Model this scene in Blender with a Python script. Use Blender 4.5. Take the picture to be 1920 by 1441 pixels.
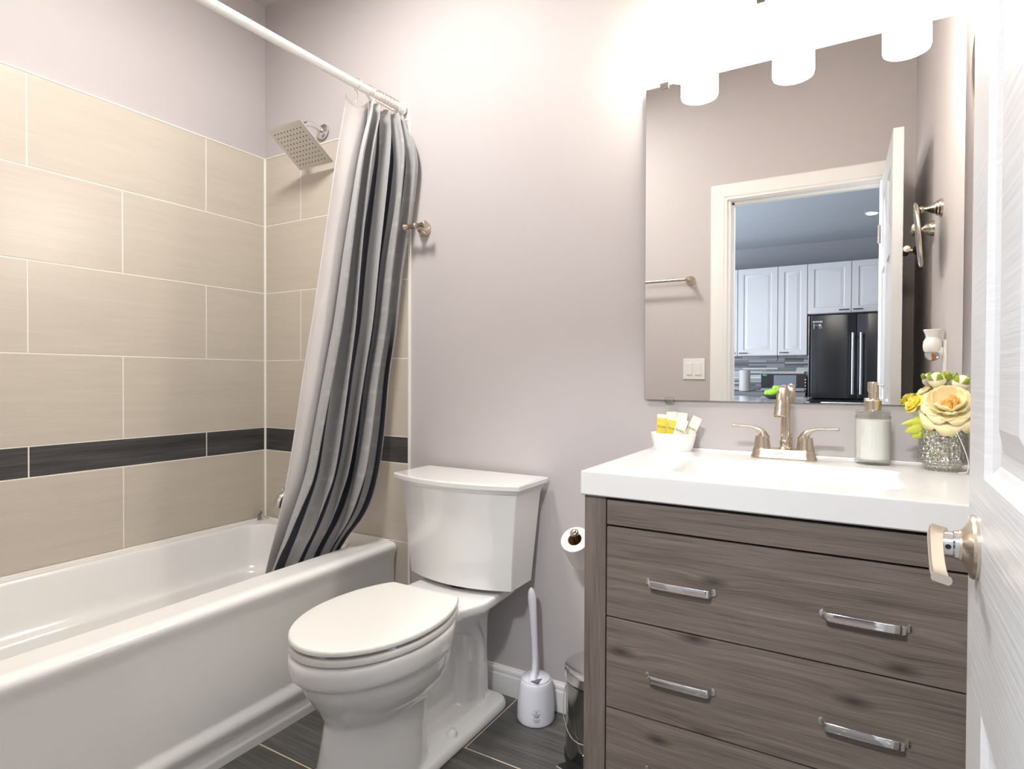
import bpy, bmesh, math, random
from mathutils import Vector, Matrix
S = bpy.context.scene
for o in list(bpy.data.objects): bpy.data.objects.remove(o)
COL = S.collection
random.seed(7)
pi = math.pi

# ------------------------------------------------------------------ camera
cam_d = bpy.data.cameras.new('camera'); cam = bpy.data.objects.new('camera', cam_d); COL.objects.link(cam)
yaw, pitch, roll, FPX = 0.530204, -0.0120777, 0.00385186, 1111.8526
F = Vector((-math.sin(yaw)*math.cos(pitch), math.cos(yaw)*math.cos(pitch), math.sin(pitch)))
R0 = Vector((math.cos(yaw), math.sin(yaw), 0)); U0 = R0.cross(F)
R1 = R0*math.cos(roll)+U0*math.sin(roll); U1 = -R0*math.sin(roll)+U0*math.cos(roll)
M = Matrix((R1, U1, -F)).transposed().to_4x4(); M.translation = Vector((2.37467, -1.79305, 1.1188))
cam.matrix_world = M
cam_d.sensor_width = 36; cam_d.lens = FPX/1920*36; cam_d.clip_start = .01
S.camera = cam

# ------------------------------------------------------------------ world, exposure
w = bpy.data.worlds.new('world'); S.world = w; w.use_nodes = True
w.node_tree.nodes['Background'].inputs[0].default_value = (.75, .85, 1, 1)
w.node_tree.nodes['Background'].inputs[1].default_value = .6
S.view_settings.view_transform = 'Standard'; S.view_settings.look = 'None'
S.view_settings.exposure = 1.36; S.view_settings.gamma = 1; S.view_settings.use_curve_mapping = False

# ------------------------------------------------------------------ room lights (the lamps' and window's own light, plus an added hall fill)
SHADE_STRENGTH = 12.5
CEIL_W = 9.5
WINDOW_W = 50.0
KCEIL_W = 1.5
HALL_FILL_W = 29.0
def lamp(name, kind, loc, power, color, rot=(0,0,0), size=.2, size_y=None, shape=None):
    l = bpy.data.lights.new(name, kind); l.energy = power; l.color = color
    o = bpy.data.objects.new(name, l); COL.objects.link(o); o.location = loc; o.rotation_euler = rot
    if kind == 'AREA':
        l.shape = shape or ('RECTANGLE' if size_y else 'DISK'); l.size = size
        if size_y: l.size_y = size_y
    else: l.shadow_soft_size = size
    return o
# ceiling lamp over the tub edge, kitchen window daylight, kitchen ceiling lamp, added hall fill
lamp('ceiling_lamp_light', 'AREA', (1.0, -.82, 2.755), CEIL_W, (1, .975, .95), (0,0,0), .28)
lamp('window_daylight', 'AREA', (-1.0, -3.3, 1.5), WINDOW_W, (.78, .88, 1), (0, -pi/2, 0), 1.6, 2.2)
lamp('kitchen_lamp_light', 'AREA', (1.5, -3.2, 2.53), KCEIL_W, (.92, .96, 1), (0,0,0), .5)

lamp('hall_fill_light', 'AREA', (2.05, -2.55, 2.49), HALL_FILL_W, (.94, .97, 1), (0,0,0), .3)  # added fill from an unseen hall source, brightens vanity front, floor and toilet

# ------------------------------------------------------------------ materials
MAT = {}
def nodes(name):
    m = bpy.data.materials.new(name); m.use_nodes = True; nt = m.node_tree
    b = nt.nodes['Principled BSDF']; MAT[name] = m
    return m, nt, b
def pr(name, col, rough=.5, metal=0, coat=0, bump=None, trans=0, ior=1.5, emit=None, estr=0, var=None, sheen=0, sss=0):
    m, nt, b = nodes(name)
    b.inputs['Base Color'].default_value = (*col, 1); b.inputs['Roughness'].default_value = rough
    b.inputs['Metallic'].default_value = metal; b.inputs['Coat Weight'].default_value = coat
    b.inputs['Coat Roughness'].default_value = .05
    b.inputs['Transmission Weight'].default_value = trans; b.inputs['IOR'].default_value = ior
    if sheen: b.inputs['Sheen Weight'].default_value = sheen
    if sss: b.inputs['Subsurface Weight'].default_value = sss; b.inputs['Subsurface Radius'].default_value = (.02,.01,.005)
    if emit: b.inputs['Emission Color'].default_value = (*emit, 1); b.inputs['Emission Strength'].default_value = estr
    if bump or var:
        tc = nt.nodes.new('ShaderNodeTexCoord'); mp = nt.nodes.new('ShaderNodeMapping'); no = nt.nodes.new('ShaderNodeTexNoise')
        nt.links.new(tc.outputs['Object'], mp.inputs[0]); nt.links.new(mp.outputs[0], no.inputs['Vector'])
        sc = (bump or var)[0]; mp.inputs['Scale'].default_value = sc if isinstance(sc, tuple) else (sc,)*3
        no.inputs['Scale'].default_value = 1; no.inputs['Detail'].default_value = 4
        if bump:
            bp = nt.nodes.new('ShaderNodeBump'); bp.inputs['Strength'].default_value = bump[1]; bp.inputs['Distance'].default_value = bump[2]
            nt.links.new(no.outputs['Fac'], bp.inputs['Height']); nt.links.new(bp.outputs[0], b.inputs['Normal'])
        if var:
            cr = nt.nodes.new('ShaderNodeValToRGB'); cr.color_ramp.elements[0].position = .3; cr.color_ramp.elements[1].position = .7
            cr.color_ramp.elements[0].color = (*[c*(1-var[1]) for c in col], 1); cr.color_ramp.elements[1].color = (*[min(1, c*(1+var[1])) for c in col], 1)
            nt.links.new(no.outputs['Fac'], cr.inputs[0]); nt.links.new(cr.outputs[0], b.inputs['Base Color'])
    return m
def streak(name, cols, scale, rough=.45, bumpd=.0004, bstr=.4, knots=None, coat=0, axes_detail=6):
    """streaky stone / wood: two stretched noises through a ramp, optional knots"""
    m, nt, b = nodes(name); L = nt.links.new
    tc = nt.nodes.new('ShaderNodeTexCoord')
    def noise(sc, det=5, dist=0.0):
        mp = nt.nodes.new('ShaderNodeMapping'); mp.inputs['Scale'].default_value = sc
        n = nt.nodes.new('ShaderNodeTexNoise'); n.inputs['Scale'].default_value = 1; n.inputs['Detail'].default_value = det
        n.inputs['Distortion'].default_value = dist
        L(vec, mp.inputs[0]); L(mp.outputs[0], n.inputs['Vector']); return n.outputs['Fac']
    vec = tc.outputs['Object']
    if knots:
        # grain bends round scattered knots
        mpv = nt.nodes.new('ShaderNodeMapping'); mpv.inputs['Scale'].default_value = knots[0]
        mpv.inputs['Location'].default_value = knots[2] if len(knots) > 2 else (0,0,0)
        vo = nt.nodes.new('ShaderNodeTexVoronoi'); vo.inputs['Scale'].default_value = 1; vo.inputs['Randomness'].default_value = .9; vo.voronoi_dimensions = '2D'; mpv.inputs['Rotation'].default_value = (-pi/2, 0, 0)
        L(vec, mpv.inputs[0]); L(mpv.outputs[0], vo.inputs['Vector'])
        rk = nt.nodes.new('ShaderNodeMapRange'); rk.inputs['From Min'].default_value = 0; rk.inputs['From Max'].default_value = .34
        rk.inputs['To Min'].default_value = 1; rk.inputs['To Max'].default_value = 0; rk.interpolation_type = 'SMOOTHSTEP'
        L(vo.outputs['Distance'], rk.inputs['Value'])
        ad = nt.nodes.new('ShaderNodeMath'); ad.operation = 'MULTIPLY'; ad.inputs[1].default_value = knots[1]
        L(rk.outputs[0], ad.inputs[0])
        cx = nt.nodes.new('ShaderNodeCombineXYZ'); L(ad.outputs[0], cx.inputs['Z'])
        va = nt.nodes.new('ShaderNodeVectorMath'); va.operation = 'ADD'; L(vec, va.inputs[0]); L(cx.outputs[0], va.inputs[1])
        base = vec; vec = va.outputs[0]
    a = noise(scale, 8, .12); c = noise(tuple(s*(.12 if s == max(scale) else .3) for s in scale), 4, .5)
    mx = nt.nodes.new('ShaderNodeMath'); mx.operation = 'MULTIPLY_ADD'; mx.inputs[1].default_value = .55
    m2 = nt.nodes.new('ShaderNodeMath'); m2.operation = 'MULTIPLY'; m2.inputs[1].default_value = .45
    L(c, m2.inputs[0]); L(a, mx.inputs[0]); L(m2.outputs[0], mx.inputs[2])
    cr = nt.nodes.new('ShaderNodeValToRGB'); el = cr.color_ramp.elements
    n = len(cols)
    el[0].position = .34; el[0].color = (*cols[0], 1); el[1].position = .66; el[1].color = (*cols[-1], 1)
    for i in range(1, n-1):
        e = el.new(.34+.32*i/(n-1)); e.color = (*cols[i], 1)
    L(mx.outputs[0], cr.inputs[0]); out = cr.outputs[0]
    if knots:
        r2 = nt.nodes.new('ShaderNodeMapRange'); r2.inputs['From Min'].default_value = .015; r2.inputs['From Max'].default_value = .13
        r2.inputs['To Min'].default_value = .85; r2.inputs['To Max'].default_value = 0
        L(vo.outputs['Distance'], r2.inputs['Value'])
        mk = nt.nodes.new('ShaderNodeMix'); mk.data_type = 'RGBA'; mk.inputs[7].default_value = (*[c*.35 for c in cols[0]], 1)
        L(r2.outputs[0], mk.inputs[0]); L(out, mk.inputs[6]); out = mk.outputs[2]
    L(out, b.inputs['Base Color'])
    b.inputs['Roughness'].default_value = rough; b.inputs['Coat Weight'].default_value = coat
    bp = nt.nodes.new('ShaderNodeBump'); bp.inputs['Strength'].default_value = bstr; bp.inputs['Distance'].default_value = bumpd
    L(a, bp.inputs['Height']); L(bp.outputs[0], b.inputs['Normal'])
    return m

pr('paint', (.53, .493, .492), .6, bump=(260, .12, .0006))
pr('ceiling_paint', (.60, .57, .55), .8)
streak('tile_left', [(.55,.497,.42), (.58,.527,.448), (.61,.556,.475)], (2, 7, 330), .3, bstr=.15)
streak('tile_back', [(.55,.497,.42), (.58,.527,.448), (.61,.556,.475)], (7, 2, 330), .3, bstr=.15)
streak('band_left', [(.035,.034,.035), (.062,.06,.062), (.11,.107,.108)], (2, 5, 300), .35, bstr=.3)
streak('band_back', [(.035,.034,.035), (.062,.06,.062), (.11,.107,.108)], (5, 2, 300), .35, bstr=.3)
streak('floor_tile', [(.045,.044,.041), (.088,.085,.078), (.165,.158,.143)], (4, 190, 4), .33, bstr=.3)
pr('grout', (.84, .80, .73), .8)
pr('floor_grout', (.62, .52, .38), .85)
pr('caulk', (.86, .84, .80), .45)
pr('trim_white', (.84, .83, .81), .35)
pr('porcelain', (.87, .87, .86), .07, coat=.6)
pr('tub_enamel', (.91, .905, .89), .16, coat=.5)
pr('seat_plastic', (.84, .83, .80), .3)
pr('white_plastic', (.80, .80, .86), .38)
pr('rod_white', (.86, .86, .83), .3)
pr('chrome', (.78, .78, .79), .06, 1)
pr('chrome_soft', (.74, .73, .73), .16, 1)
pr('nickel', (.60, .52, .42), .24, 1, bump=((40,40,600), .06, .0002))
pr('nickel_light', (.72, .64, .53), .26, 1)
pr('steel_dark', (.36, .35, .34), .13, 1)
pr('black_plastic', (.012, .012, .013), .35)
pr('nozzle', (.01, .01, .01), .6)
pr('mirror_silver', (.85, .845, .83), .0, 1)
pr('mirror_edge', (.25, .27, .26), .2, .5)
pr('paper', (.86, .84, .80), .85)
pr('cardboard', (.30, .17, .07), .85)
pr('counter', (.76, .755, .745), .22, coat=.3)
pr('glass', (.93, .97, .94), .03, trans=1, ior=1.45)
def thin_glass(name, col, refl, rough, bump=None):
    m, nt, b = nodes(name); L = nt.links.new
    out = [n for n in nt.nodes if n.type == 'OUTPUT_MATERIAL'][0]; nt.nodes.remove(b)
    tr = nt.nodes.new('ShaderNodeBsdfTransparent'); tr.inputs[0].default_value = (*col, 1)
    gl = nt.nodes.new('ShaderNodeBsdfGlossy'); gl.inputs['Roughness'].default_value = rough
    lw = nt.nodes.new('ShaderNodeLayerWeight'); lw.inputs['Blend'].default_value = .35
    mu = nt.nodes.new('ShaderNodeMath'); mu.operation = 'MULTIPLY_ADD'; mu.inputs[1].default_value = refl; mu.inputs[2].default_value = .04
    L(lw.outputs['Facing'], mu.inputs[0])
    mx = nt.nodes.new('ShaderNodeMixShader'); L(mu.outputs[0], mx.inputs[0]); L(tr.outputs[0], mx.inputs[1]); L(gl.outputs[0], mx.inputs[2]); L(mx.outputs[0], out.inputs[0])
    if bump:
        tc = nt.nodes.new('ShaderNodeTexCoord'); vo = nt.nodes.new('ShaderNodeTexVoronoi'); vo.inputs['Scale'].default_value = bump[0]
        bp = nt.nodes.new('ShaderNodeBump'); bp.inputs['Strength'].default_value = bump[1]; bp.inputs['Distance'].default_value = bump[2]
        L(tc.outputs['Object'], vo.inputs['Vector']); L(vo.outputs['Distance'], bp.inputs['Height'])
        mr = nt.nodes.new('ShaderNodeMapRange'); mr.inputs['From Min'].default_value = .25; mr.inputs['From Max'].default_value = .75; mr.inputs['To Max'].default_value = .34
        ad = nt.nodes.new('ShaderNodeMath'); ad.operation = 'ADD'; L(vo.outputs['Distance'], mr.inputs['Value']); L(mr.outputs[0], ad.inputs[0]); L(mu.outputs[0], ad.inputs[1]); L(ad.outputs[0], mx.inputs[0]); L(bp.outputs[0], gl.inputs['Normal']); L(bp.outputs[0], lw.inputs['Normal'])
thin_glass('bottle_glass', (.97, .98, .97), .35, .05)
thin_glass('vase_thin', (.95, .965, .91), .5, .12, (150, 1, .006))
pr('glass_vase', (.90, .93, .88), .05, trans=1, ior=1.4, bump=((150,150,260), .9, .004))
pr('soap', (.88, .87, .84), .4)
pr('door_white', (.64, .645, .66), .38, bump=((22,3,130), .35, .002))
pr('petal', (.92, .80, .47), .6, sss=.15)
pr('petal_deep', (.86, .54, .17), .6)
pr('petal_yellow', (.84, .72, .10), .6)
pr('bud_cream', (.84, .78, .62), .6)
pr('sepal', (.30, .38, .03), .6)
pr('leaf_lime', (.58, .62, .08), .6)
pr('leaf_dark', (.02, .07, .03), .6)
pr('packet_yellow', (.80, .66, .10), .35)
pr('packet_clear', (.84, .84, .74), .25)
pr('print_green', (.35, .42, .06), .5)
pr('print_grey', (.16, .16, .22), .6)
pr('label_clear', (.66, .66, .74), .3)
pr('cabinet_white', (.54, .535, .545), .45)
pr('black_steel', (.035, .036, .04), .16, .6)
pr('handle_steel', (.42, .42, .44), .22, 1)
pr('dark_gap', (.01, .01, .01), .8)
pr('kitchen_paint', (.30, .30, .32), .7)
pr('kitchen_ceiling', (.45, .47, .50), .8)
pr('counter_quartz', (.36, .38, .42), .06, var=(30, .25))
pr('counter_edge_grey', (.16, .16, .17), .3)
pr('canister_grey', (.42, .40, .39), .5)
pr('screen_grey', (.16, .18, .21), .2)
pr('apple_green', (.22, .55, .02), .25)
pr('apple_red', (.35, .02, .02), .3)
pr('lemon', (.85, .62, .03), .4)
pr('wood_dark', (.05, .03, .02), .4)
pr('green_led', (.0, .02, .0), .5, emit=(.1, .9, .35), estr=.6)
pr('shade_glass', (.95, .92, .86), .25, emit=(1, .925, .81), estr=SHADE_STRENGTH)
pr('ceiling_lamp_glass', (.95, .95, .92), .3, emit=(1, .94, .85), estr=6)
pr('window_glow', (.8, .9, 1), .4, emit=(.75, .87, 1), estr=2.5)
pr('spot_glow', (1, 1, 1), .4, emit=(1, .95, .88), estr=8)
pr('dark_disc', (.05, .04, .035), .3, .3)
pr('amber', (.8, .22, .02), .2)
pr('liner', (.74, .71, .70), .5, bump=(9, .25, .01))
pr('curtain_back', (.02, .024, .04), .8)
WC = [(.088,.067,.055), (.139,.110,.092), (.174,.141,.120), (.226,.186,.160)]
streak('wood_h', WC, (9, 20, 620), .55, .0004, .35, knots=((3.4, 1, 9.5), .009, (.35, 0, .1)))
streak('wood_h2', WC, (9, 20, 620), .55, .0004, .35, knots=((3.1, 1, 8.2), .010, (1.75, 0, .62)))
streak('wood_plain', WC, (9, 20, 620), .55, .0004, .35)
streak('wood_v', WC, (480, 200, 10), .55, .0004, .35)
# mosaic backsplash: thin mixed strips
def mosaic():
    m, nt, b = nodes('mosaic'); L = nt.links.new
    tc = nt.nodes.new('ShaderNodeTexCoord'); mp = nt.nodes.new('ShaderNodeMapping'); mp.inputs['Rotation'].default_value = (pi/2, 0, 0)
    br = nt.nodes.new('ShaderNodeTexBrick'); br.inputs['Scale'].default_value = 1
    br.inputs['Brick Width'].default_value = .19; br.inputs['Row Height'].default_value = .021; br.inputs['Mortar Size'].default_value = .0012
    br.inputs['Color1'].default_value = (.13,.13,.14,1); br.inputs['Color2'].default_value = (.60,.62,.65,1); br.inputs['Mortar'].default_value = (.08,.08,.085,1)
    br.inputs['Bias'].default_value = -.05; br.offset = .37; br.offset_frequency = 3; br.squash = 1.6; br.squash_frequency = 4
    L(tc.outputs['Object'], mp.inputs[0]); L(mp.outputs[0], br.inputs['Vector']); L(br.outputs['Color'], b.inputs['Base Color'])
    b.inputs['Roughness'].default_value = .2
mosaic()
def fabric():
    """grey waffle cloth; UV u = metres across, v = metres down; navy stripes along the pleat valleys and punched-look bands"""
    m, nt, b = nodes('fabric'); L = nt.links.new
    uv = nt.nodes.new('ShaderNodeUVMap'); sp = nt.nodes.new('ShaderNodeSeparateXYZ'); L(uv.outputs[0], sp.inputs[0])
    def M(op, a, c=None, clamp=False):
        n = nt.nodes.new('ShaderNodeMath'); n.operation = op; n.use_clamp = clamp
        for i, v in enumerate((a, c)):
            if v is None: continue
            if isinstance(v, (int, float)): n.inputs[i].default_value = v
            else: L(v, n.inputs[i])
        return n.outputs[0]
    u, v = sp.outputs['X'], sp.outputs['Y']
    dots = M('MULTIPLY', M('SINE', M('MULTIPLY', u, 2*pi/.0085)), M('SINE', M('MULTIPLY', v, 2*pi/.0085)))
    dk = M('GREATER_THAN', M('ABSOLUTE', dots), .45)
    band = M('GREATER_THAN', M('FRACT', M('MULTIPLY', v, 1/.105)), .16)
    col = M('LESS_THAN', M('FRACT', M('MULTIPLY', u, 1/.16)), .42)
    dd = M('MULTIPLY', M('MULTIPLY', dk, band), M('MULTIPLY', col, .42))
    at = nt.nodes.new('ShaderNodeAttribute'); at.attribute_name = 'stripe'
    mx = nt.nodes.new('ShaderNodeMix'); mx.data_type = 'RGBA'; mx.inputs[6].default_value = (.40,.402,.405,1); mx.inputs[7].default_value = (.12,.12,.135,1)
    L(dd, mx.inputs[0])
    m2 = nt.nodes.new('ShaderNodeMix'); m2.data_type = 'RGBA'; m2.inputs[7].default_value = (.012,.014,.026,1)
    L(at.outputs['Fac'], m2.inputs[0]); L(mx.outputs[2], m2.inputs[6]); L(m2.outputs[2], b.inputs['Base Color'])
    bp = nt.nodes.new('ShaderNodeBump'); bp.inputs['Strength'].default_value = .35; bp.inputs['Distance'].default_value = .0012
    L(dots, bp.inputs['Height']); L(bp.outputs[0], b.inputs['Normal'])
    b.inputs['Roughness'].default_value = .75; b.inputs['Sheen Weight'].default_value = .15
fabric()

# ------------------------------------------------------------------ object helpers (all mesh coordinates are given in world space)
WLOC = {}
def obj(name, bm, mat, parent=None, loc=None, sharp=35, smooth=True, mods=()):
    me = bpy.data.meshes.new(name)
    base = WLOC[parent.name] if parent else Vector(loc or (0,0,0))
    bm.transform(Matrix.Translation(-base))
    if smooth:
        bmesh.ops.recalc_face_normals(bm, faces=bm.faces) if not getattr(bm, 'keepn', False) else None
    bm.to_mesh(me); bm.free()
    o = bpy.data.objects.new(name, me); COL.objects.link(o)
    for mm in (mat if isinstance(mat, (list, tuple)) else [mat]): me.materials.append(MAT[mm])
    if smooth:
        me.polygons.foreach_set('use_smooth', [True]*len(me.polygons))
        me.set_sharp_from_angle(angle=math.radians(sharp))
        if sharp < 100:
            wm = o.modifiers.new('face_weighted', 'WEIGHTED_NORMAL'); wm.keep_sharp = True; wm.weight = 80
    if parent: o.parent = parent
    else: o.location = base
    WLOC[o.name] = base
    return o
def tag(o, label, cat, group=None, kind=None):
    o['label'] = label; o['category'] = cat
    if group: o['group'] = group
    if kind: o['kind'] = kind
    return o
def thing(name, loc, label, cat, group=None):
    o = bpy.data.objects.new(name, None); COL.objects.link(o); o.location = loc; o.empty_display_size = .05
    WLOC[o.name] = Vector(loc)
    return tag(o, label, cat, group)
def struct(name, bm, mat, **k):
    o = obj(name, bm, mat, **k); o['kind'] = 'structure'; return o
def copy_tree(o, parent=None, delta=None):
    c = o.copy(); COL.objects.link(c)
    if parent: c.parent = parent
    else:
        c.location = o.location + Vector(delta)
    WLOC[c.name] = WLOC[o.name] + Vector(delta)
    for ch in o.children: copy_tree(ch, c, delta)
    return c
def box(bm, x0, x1, y0, y1, z0, z1, bev=0, seg=2, mi=0):
    r = bmesh.ops.create_cube(bm, size=1)
    vs = r['verts']
    for v in vs: v.co = Vector(((x0+x1)/2+v.co.x*(x1-x0), (y0+y1)/2+v.co.y*(y1-y0), (z0+z1)/2+v.co.z*(z1-z0)))
    fs = {f for v in vs for f in v.link_faces}
    for f in fs: f.material_index = mi
    if bev:
        es = {e for v in vs for e in v.link_edges}
        bmesh.ops.bevel(bm, geom=list(es), offset=bev, segments=seg, profile=.6, affect='EDGES', clamp_overlap=True)
    return bm
def B(*a, **k):
    bm = bmesh.new(); box(bm, *a, **k); return bm
def loft(bm, rings, cap0=True, cap1=True, closed=True, mi=0):
    vr = [[bm.verts.new(p) for p in r] for r in rings]
    n = len(rings[0])
    for a, b in zip(vr, vr[1:]):
        for i in range(n if closed else n-1):
            j = (i+1) % n
            f = bm.faces.new((a[i], a[j], b[j], b[i])); f.material_index = mi
    if cap0: bm.faces.new(list(reversed(vr[0]))).material_index = mi
    if cap1: bm.faces.new(vr[-1]).material_index = mi
    return vr
def frame(d):
    d = Vector(d).normalized(); a = Vector((0,0,1)) if abs(d.z) < .9 else Vector((1,0,0))
    x = a.cross(d).normalized(); return x, d.cross(x)
def lathe(bm, prof, origin=(0,0,0), axis=(0,0,1), n=32, cap0=True, cap1=True, mi=0, sx=1, sy=1):
    """prof: list of (radius, height)"""
    o = Vector(origin); ax = Vector(axis).normalized(); x, y = frame(ax)
    if abs(ax.z) > .99: x, y = Vector((1,0,0)), Vector((0,1,0))
    rings = [[o+ax*h+x*(r*sx*math.cos(2*pi*i/n))+y*(r*sy*math.sin(2*pi*i/n)) for i in range(n)] for r, h in prof]
    return loft(bm, rings, cap0, cap1, mi=mi)
def Lz(prof, origin=(0,0,0), axis=(0,0,1), **k):
    bm = bmesh.new(); lathe(bm, prof, origin, axis, **k); return bm
def spline(pts, n=8):
    P = [Vector(p) for p in pts]; P = [P[0]*2-P[1]] + P + [P[-1]*2-P[-2]]; out = []
    for i in range(1, len(P)-2):
        for k in range(n):
            t = k/n; a, b, c, d = P[i-1:i+3]
            out.append(.5*((2*b)+(c-a)*t+(2*a-5*b+4*c-d)*t*t+(3*b-a-3*c+d)*t**3))
    out.append(P[-2]); return out
def tube(bm, pts, r, n=12, caps=True, flat=1.0, up=None, mi=0):
    """sweep; r a number or list of radii; flat squashes the section along the second axis"""
    pts = [Vector(p) for p in pts]; rings = []; x = None
    for i, p in enumerate(pts):
        d = (pts[min(i+1, len(pts)-1)]-pts[max(i-1, 0)]).normalized()
        if x is None:
            x = frame(d)[0] if up is None else (Vector(up)-d*d.dot(Vector(up))).normalized()
        else: x = (x-d*d.dot(x)).normalized()
        y = d.cross(x); rr = r[i] if isinstance(r, (list, tuple)) else r
        ff = flat[i] if isinstance(flat, (list, tuple)) else flat
        rings.append([p+x*(rr*ff*math.cos(2*pi*k/n))+y*(rr*math.sin(2*pi*k/n)) for k in range(n)])
    return loft(bm, rings, caps, caps, mi=mi)
def T(pts, r, **k):
    bm = bmesh.new(); tube(bm, pts, r, **k); return bm
def ribbon(pts, wdir, width, thick, bev=0):
    """flat bar swept along pts, width along wdir"""
    bm = bmesh.new(); pts = [Vector(p) for p in pts]; wd = Vector(wdir).normalized(); rings = []
    for i, p in enumerate(pts):
        d = (pts[min(i+1, len(pts)-1)]-pts[max(i-1, 0)]).normalized(); nn = d.cross(wd).normalized()
        W = width[i] if isinstance(width, (list, tuple)) else width
        h, q, t = W/2, W/2*.8, thick/2
        rings.append([p+wd*a+nn*b for a, b in ((-h,-t*.4), (-q,-t), (q,-t), (h,-t*.4), (h,t*.4), (q,t), (-q,t), (-h,t*.4))])
    loft(bm, rings); return bm
def prism(bm, outline, axis_map, d0, d1, mi=0):
    loft(bm, [[axis_map(a, b, d) for a, b in outline] for d in (d0, d1)], mi=mi)
def ball(bm, c, r, sx=1, sy=1, sz=1, seg=20):
    q = bmesh.ops.create_uvsphere(bm, u_segments=seg, v_segments=seg//2, radius=r)
    for v in q['verts']: v.co = Vector((c[0]+v.co.x*sx, c[1]+v.co.y*sy, c[2]+v.co.z*sz))
    return bm
def text_mesh(name, s, size, mat, parent, matrix, extrude=.0004):
    c = bpy.data.curves.new(name, 'FONT'); c.body = s; c.size = size; c.extrude = extrude; c.align_x = 'CENTER'; c.align_y = 'CENTER'
    t = bpy.data.objects.new(name+'_tmp', c); COL.objects.link(t)
    bpy.context.view_layer.update()
    me = bpy.data.meshes.new_from_object(t.evaluated_get(bpy.context.evaluated_depsgraph_get()))
    bpy.data.objects.remove(t); bpy.data.curves.remove(c)
    me.transform(matrix)
    bm = bmesh.new(); bm.from_mesh(me); bpy.data.meshes.remove(me)
    return obj(name, bm, mat, parent, smooth=False)
def rotm(xa, ya, origin):
    xa = Vector(xa).normalized(); ya = Vector(ya).normalized(); m = Matrix((xa, ya, xa.cross(ya))).transposed().to_4x4(); m.translation = Vector(origin); return m

# ------------------------------------------------------------------ setting: room shell
RX, FY, CZ = 2.614, -1.65, 2.815           # right wall, front wall, ceiling
OX0, OX1, OZ = 1.757, 2.490, 2.092         # doorway
struct('wall_left', B(-.12, 0, FY-.115, .12, 0, CZ), 'paint')
struct('wall_back', B(0, RX, 0, .12, 0, CZ), 'paint')
struct('wall_right', B(RX, RX+.1, FY-.115, .12, 0, CZ), 'paint')
bm = bmesh.new()
box(bm, 0, OX0, FY-.115, FY, 0, CZ); box(bm, OX1, RX, FY-.115, FY, 0, CZ); box(bm, OX0, OX1, FY-.115, FY, OZ, CZ)
struct('wall_front', bm, 'paint')
struct('ceiling', B(-.12, RX+.1, FY-.115, .12, CZ, CZ+.08), 'ceiling_paint')

def tiles(rects, fmap, depth0, depth1, bev, g):
    """rects: (u0,u1,v0,v1,mat) ; bevelled tiles proud of a grout bed"""
    bm = bmesh.new()
    for u0, u1, v0, v1, mi in rects:
        bk = [bm.verts.new(fmap(*q, depth0)) for q in ((u0,v0), (u1,v0), (u1,v1), (u0,v1))]
        md = [bm.verts.new(fmap(*q, depth1-bev*.5)) for q in ((u0,v0), (u1,v0), (u1,v1), (u0,v1))]
        ft = [bm.verts.new(fmap(*q, depth1)) for q in ((u0+bev,v0+bev), (u1-bev,v0+bev), (u1-bev,v1-bev), (u0+bev,v1-bev))]
        for a, b in ((bk, md), (md, ft)):
            for i in range(4):
                f = bm.faces.new((a[i], a[(i+1) % 4], b[(i+1) % 4], b[i])); f.material_index = mi
        bm.faces.new(ft).material_index = mi
    u0, u1 = min(r[0] for r in rects), max(r[1] for r in rects); v0, v1 = min(r[2] for r in rects), max(r[3] for r in rects)
    q = [bm.verts.new(fmap(*p, g)) for p in ((u0,v0), (u1,v0), (u1,v1), (u0,v1))]
    bm.faces.new(q).material_index = 2
    bmesh.ops.recalc_face_normals(bm, faces=bm.faces)
    return bm
TOP = 2.114; G = .0045
rowz = [(TOP-.308*(i+1)+G, TOP-.308*i) for i in range(4)]
zb = TOP-.308*4
rowz += [(zb-.1046+G, zb)]
z = zb-.1046
while z > 0: rowz.append((max(.001, z-.308+G), z)); z -= .308
def rowrects(joints_of, umax):
    out = []
    for k, (z0, z1) in enumerate(rowz):
        js = [0]+[j for j in joints_of(k) if .01 < j < umax-.01]+[umax]
        for a, b in zip(js, js[1:]): out.append((a+(G/2 if a else 0), b-(G/2 if b < umax else 0), z0, z1, 1 if k == 4 else 0))
    return out
A = lambda k: k in (0, 2, 4, 6)
jl = lambda k: [(.2912 if A(k) else -.0016)+.62*i for i in range(4)]
jb = lambda k: [(.2446 if A(k) else .5546)+.62*i for i in range(4)]
wl = bpy.data.objects['wall_left']; wb = bpy.data.objects['wall_back']
o = obj('tile_cladding', tiles(rowrects(jl, 1.64), lambda u, v, d: (d, -u, v), .0003, .005, .0008, .0042), ['tile_left', 'band_left', 'grout'], wl, smooth=False)
o = obj('tile_cladding', tiles(rowrects(jb, .858), lambda u, v, d: (u, -d, v), .0003, .005, .0008, .0042), ['tile_back', 'band_back', 'grout'], wb, smooth=False)
# caulk in the tile corner and the white edge strip, thin grout cap on top of the tiles
struct('trim_1', T([(.005,-.005,.46), (.005,-.005,TOP)], .0065, n=8), 'caulk')
struct('trim_2', B(.858, .869, -.0075, 0, 0, TOP+.004, bev=.002), 'caulk')
obj('grout_cap', B(0, .0065, -1.64, 0, TOP, TOP+.005), 'grout', wl)
obj('grout_cap', B(.006, .858, -.0065, 0, TOP, TOP+.005), 'grout', wb)

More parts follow.
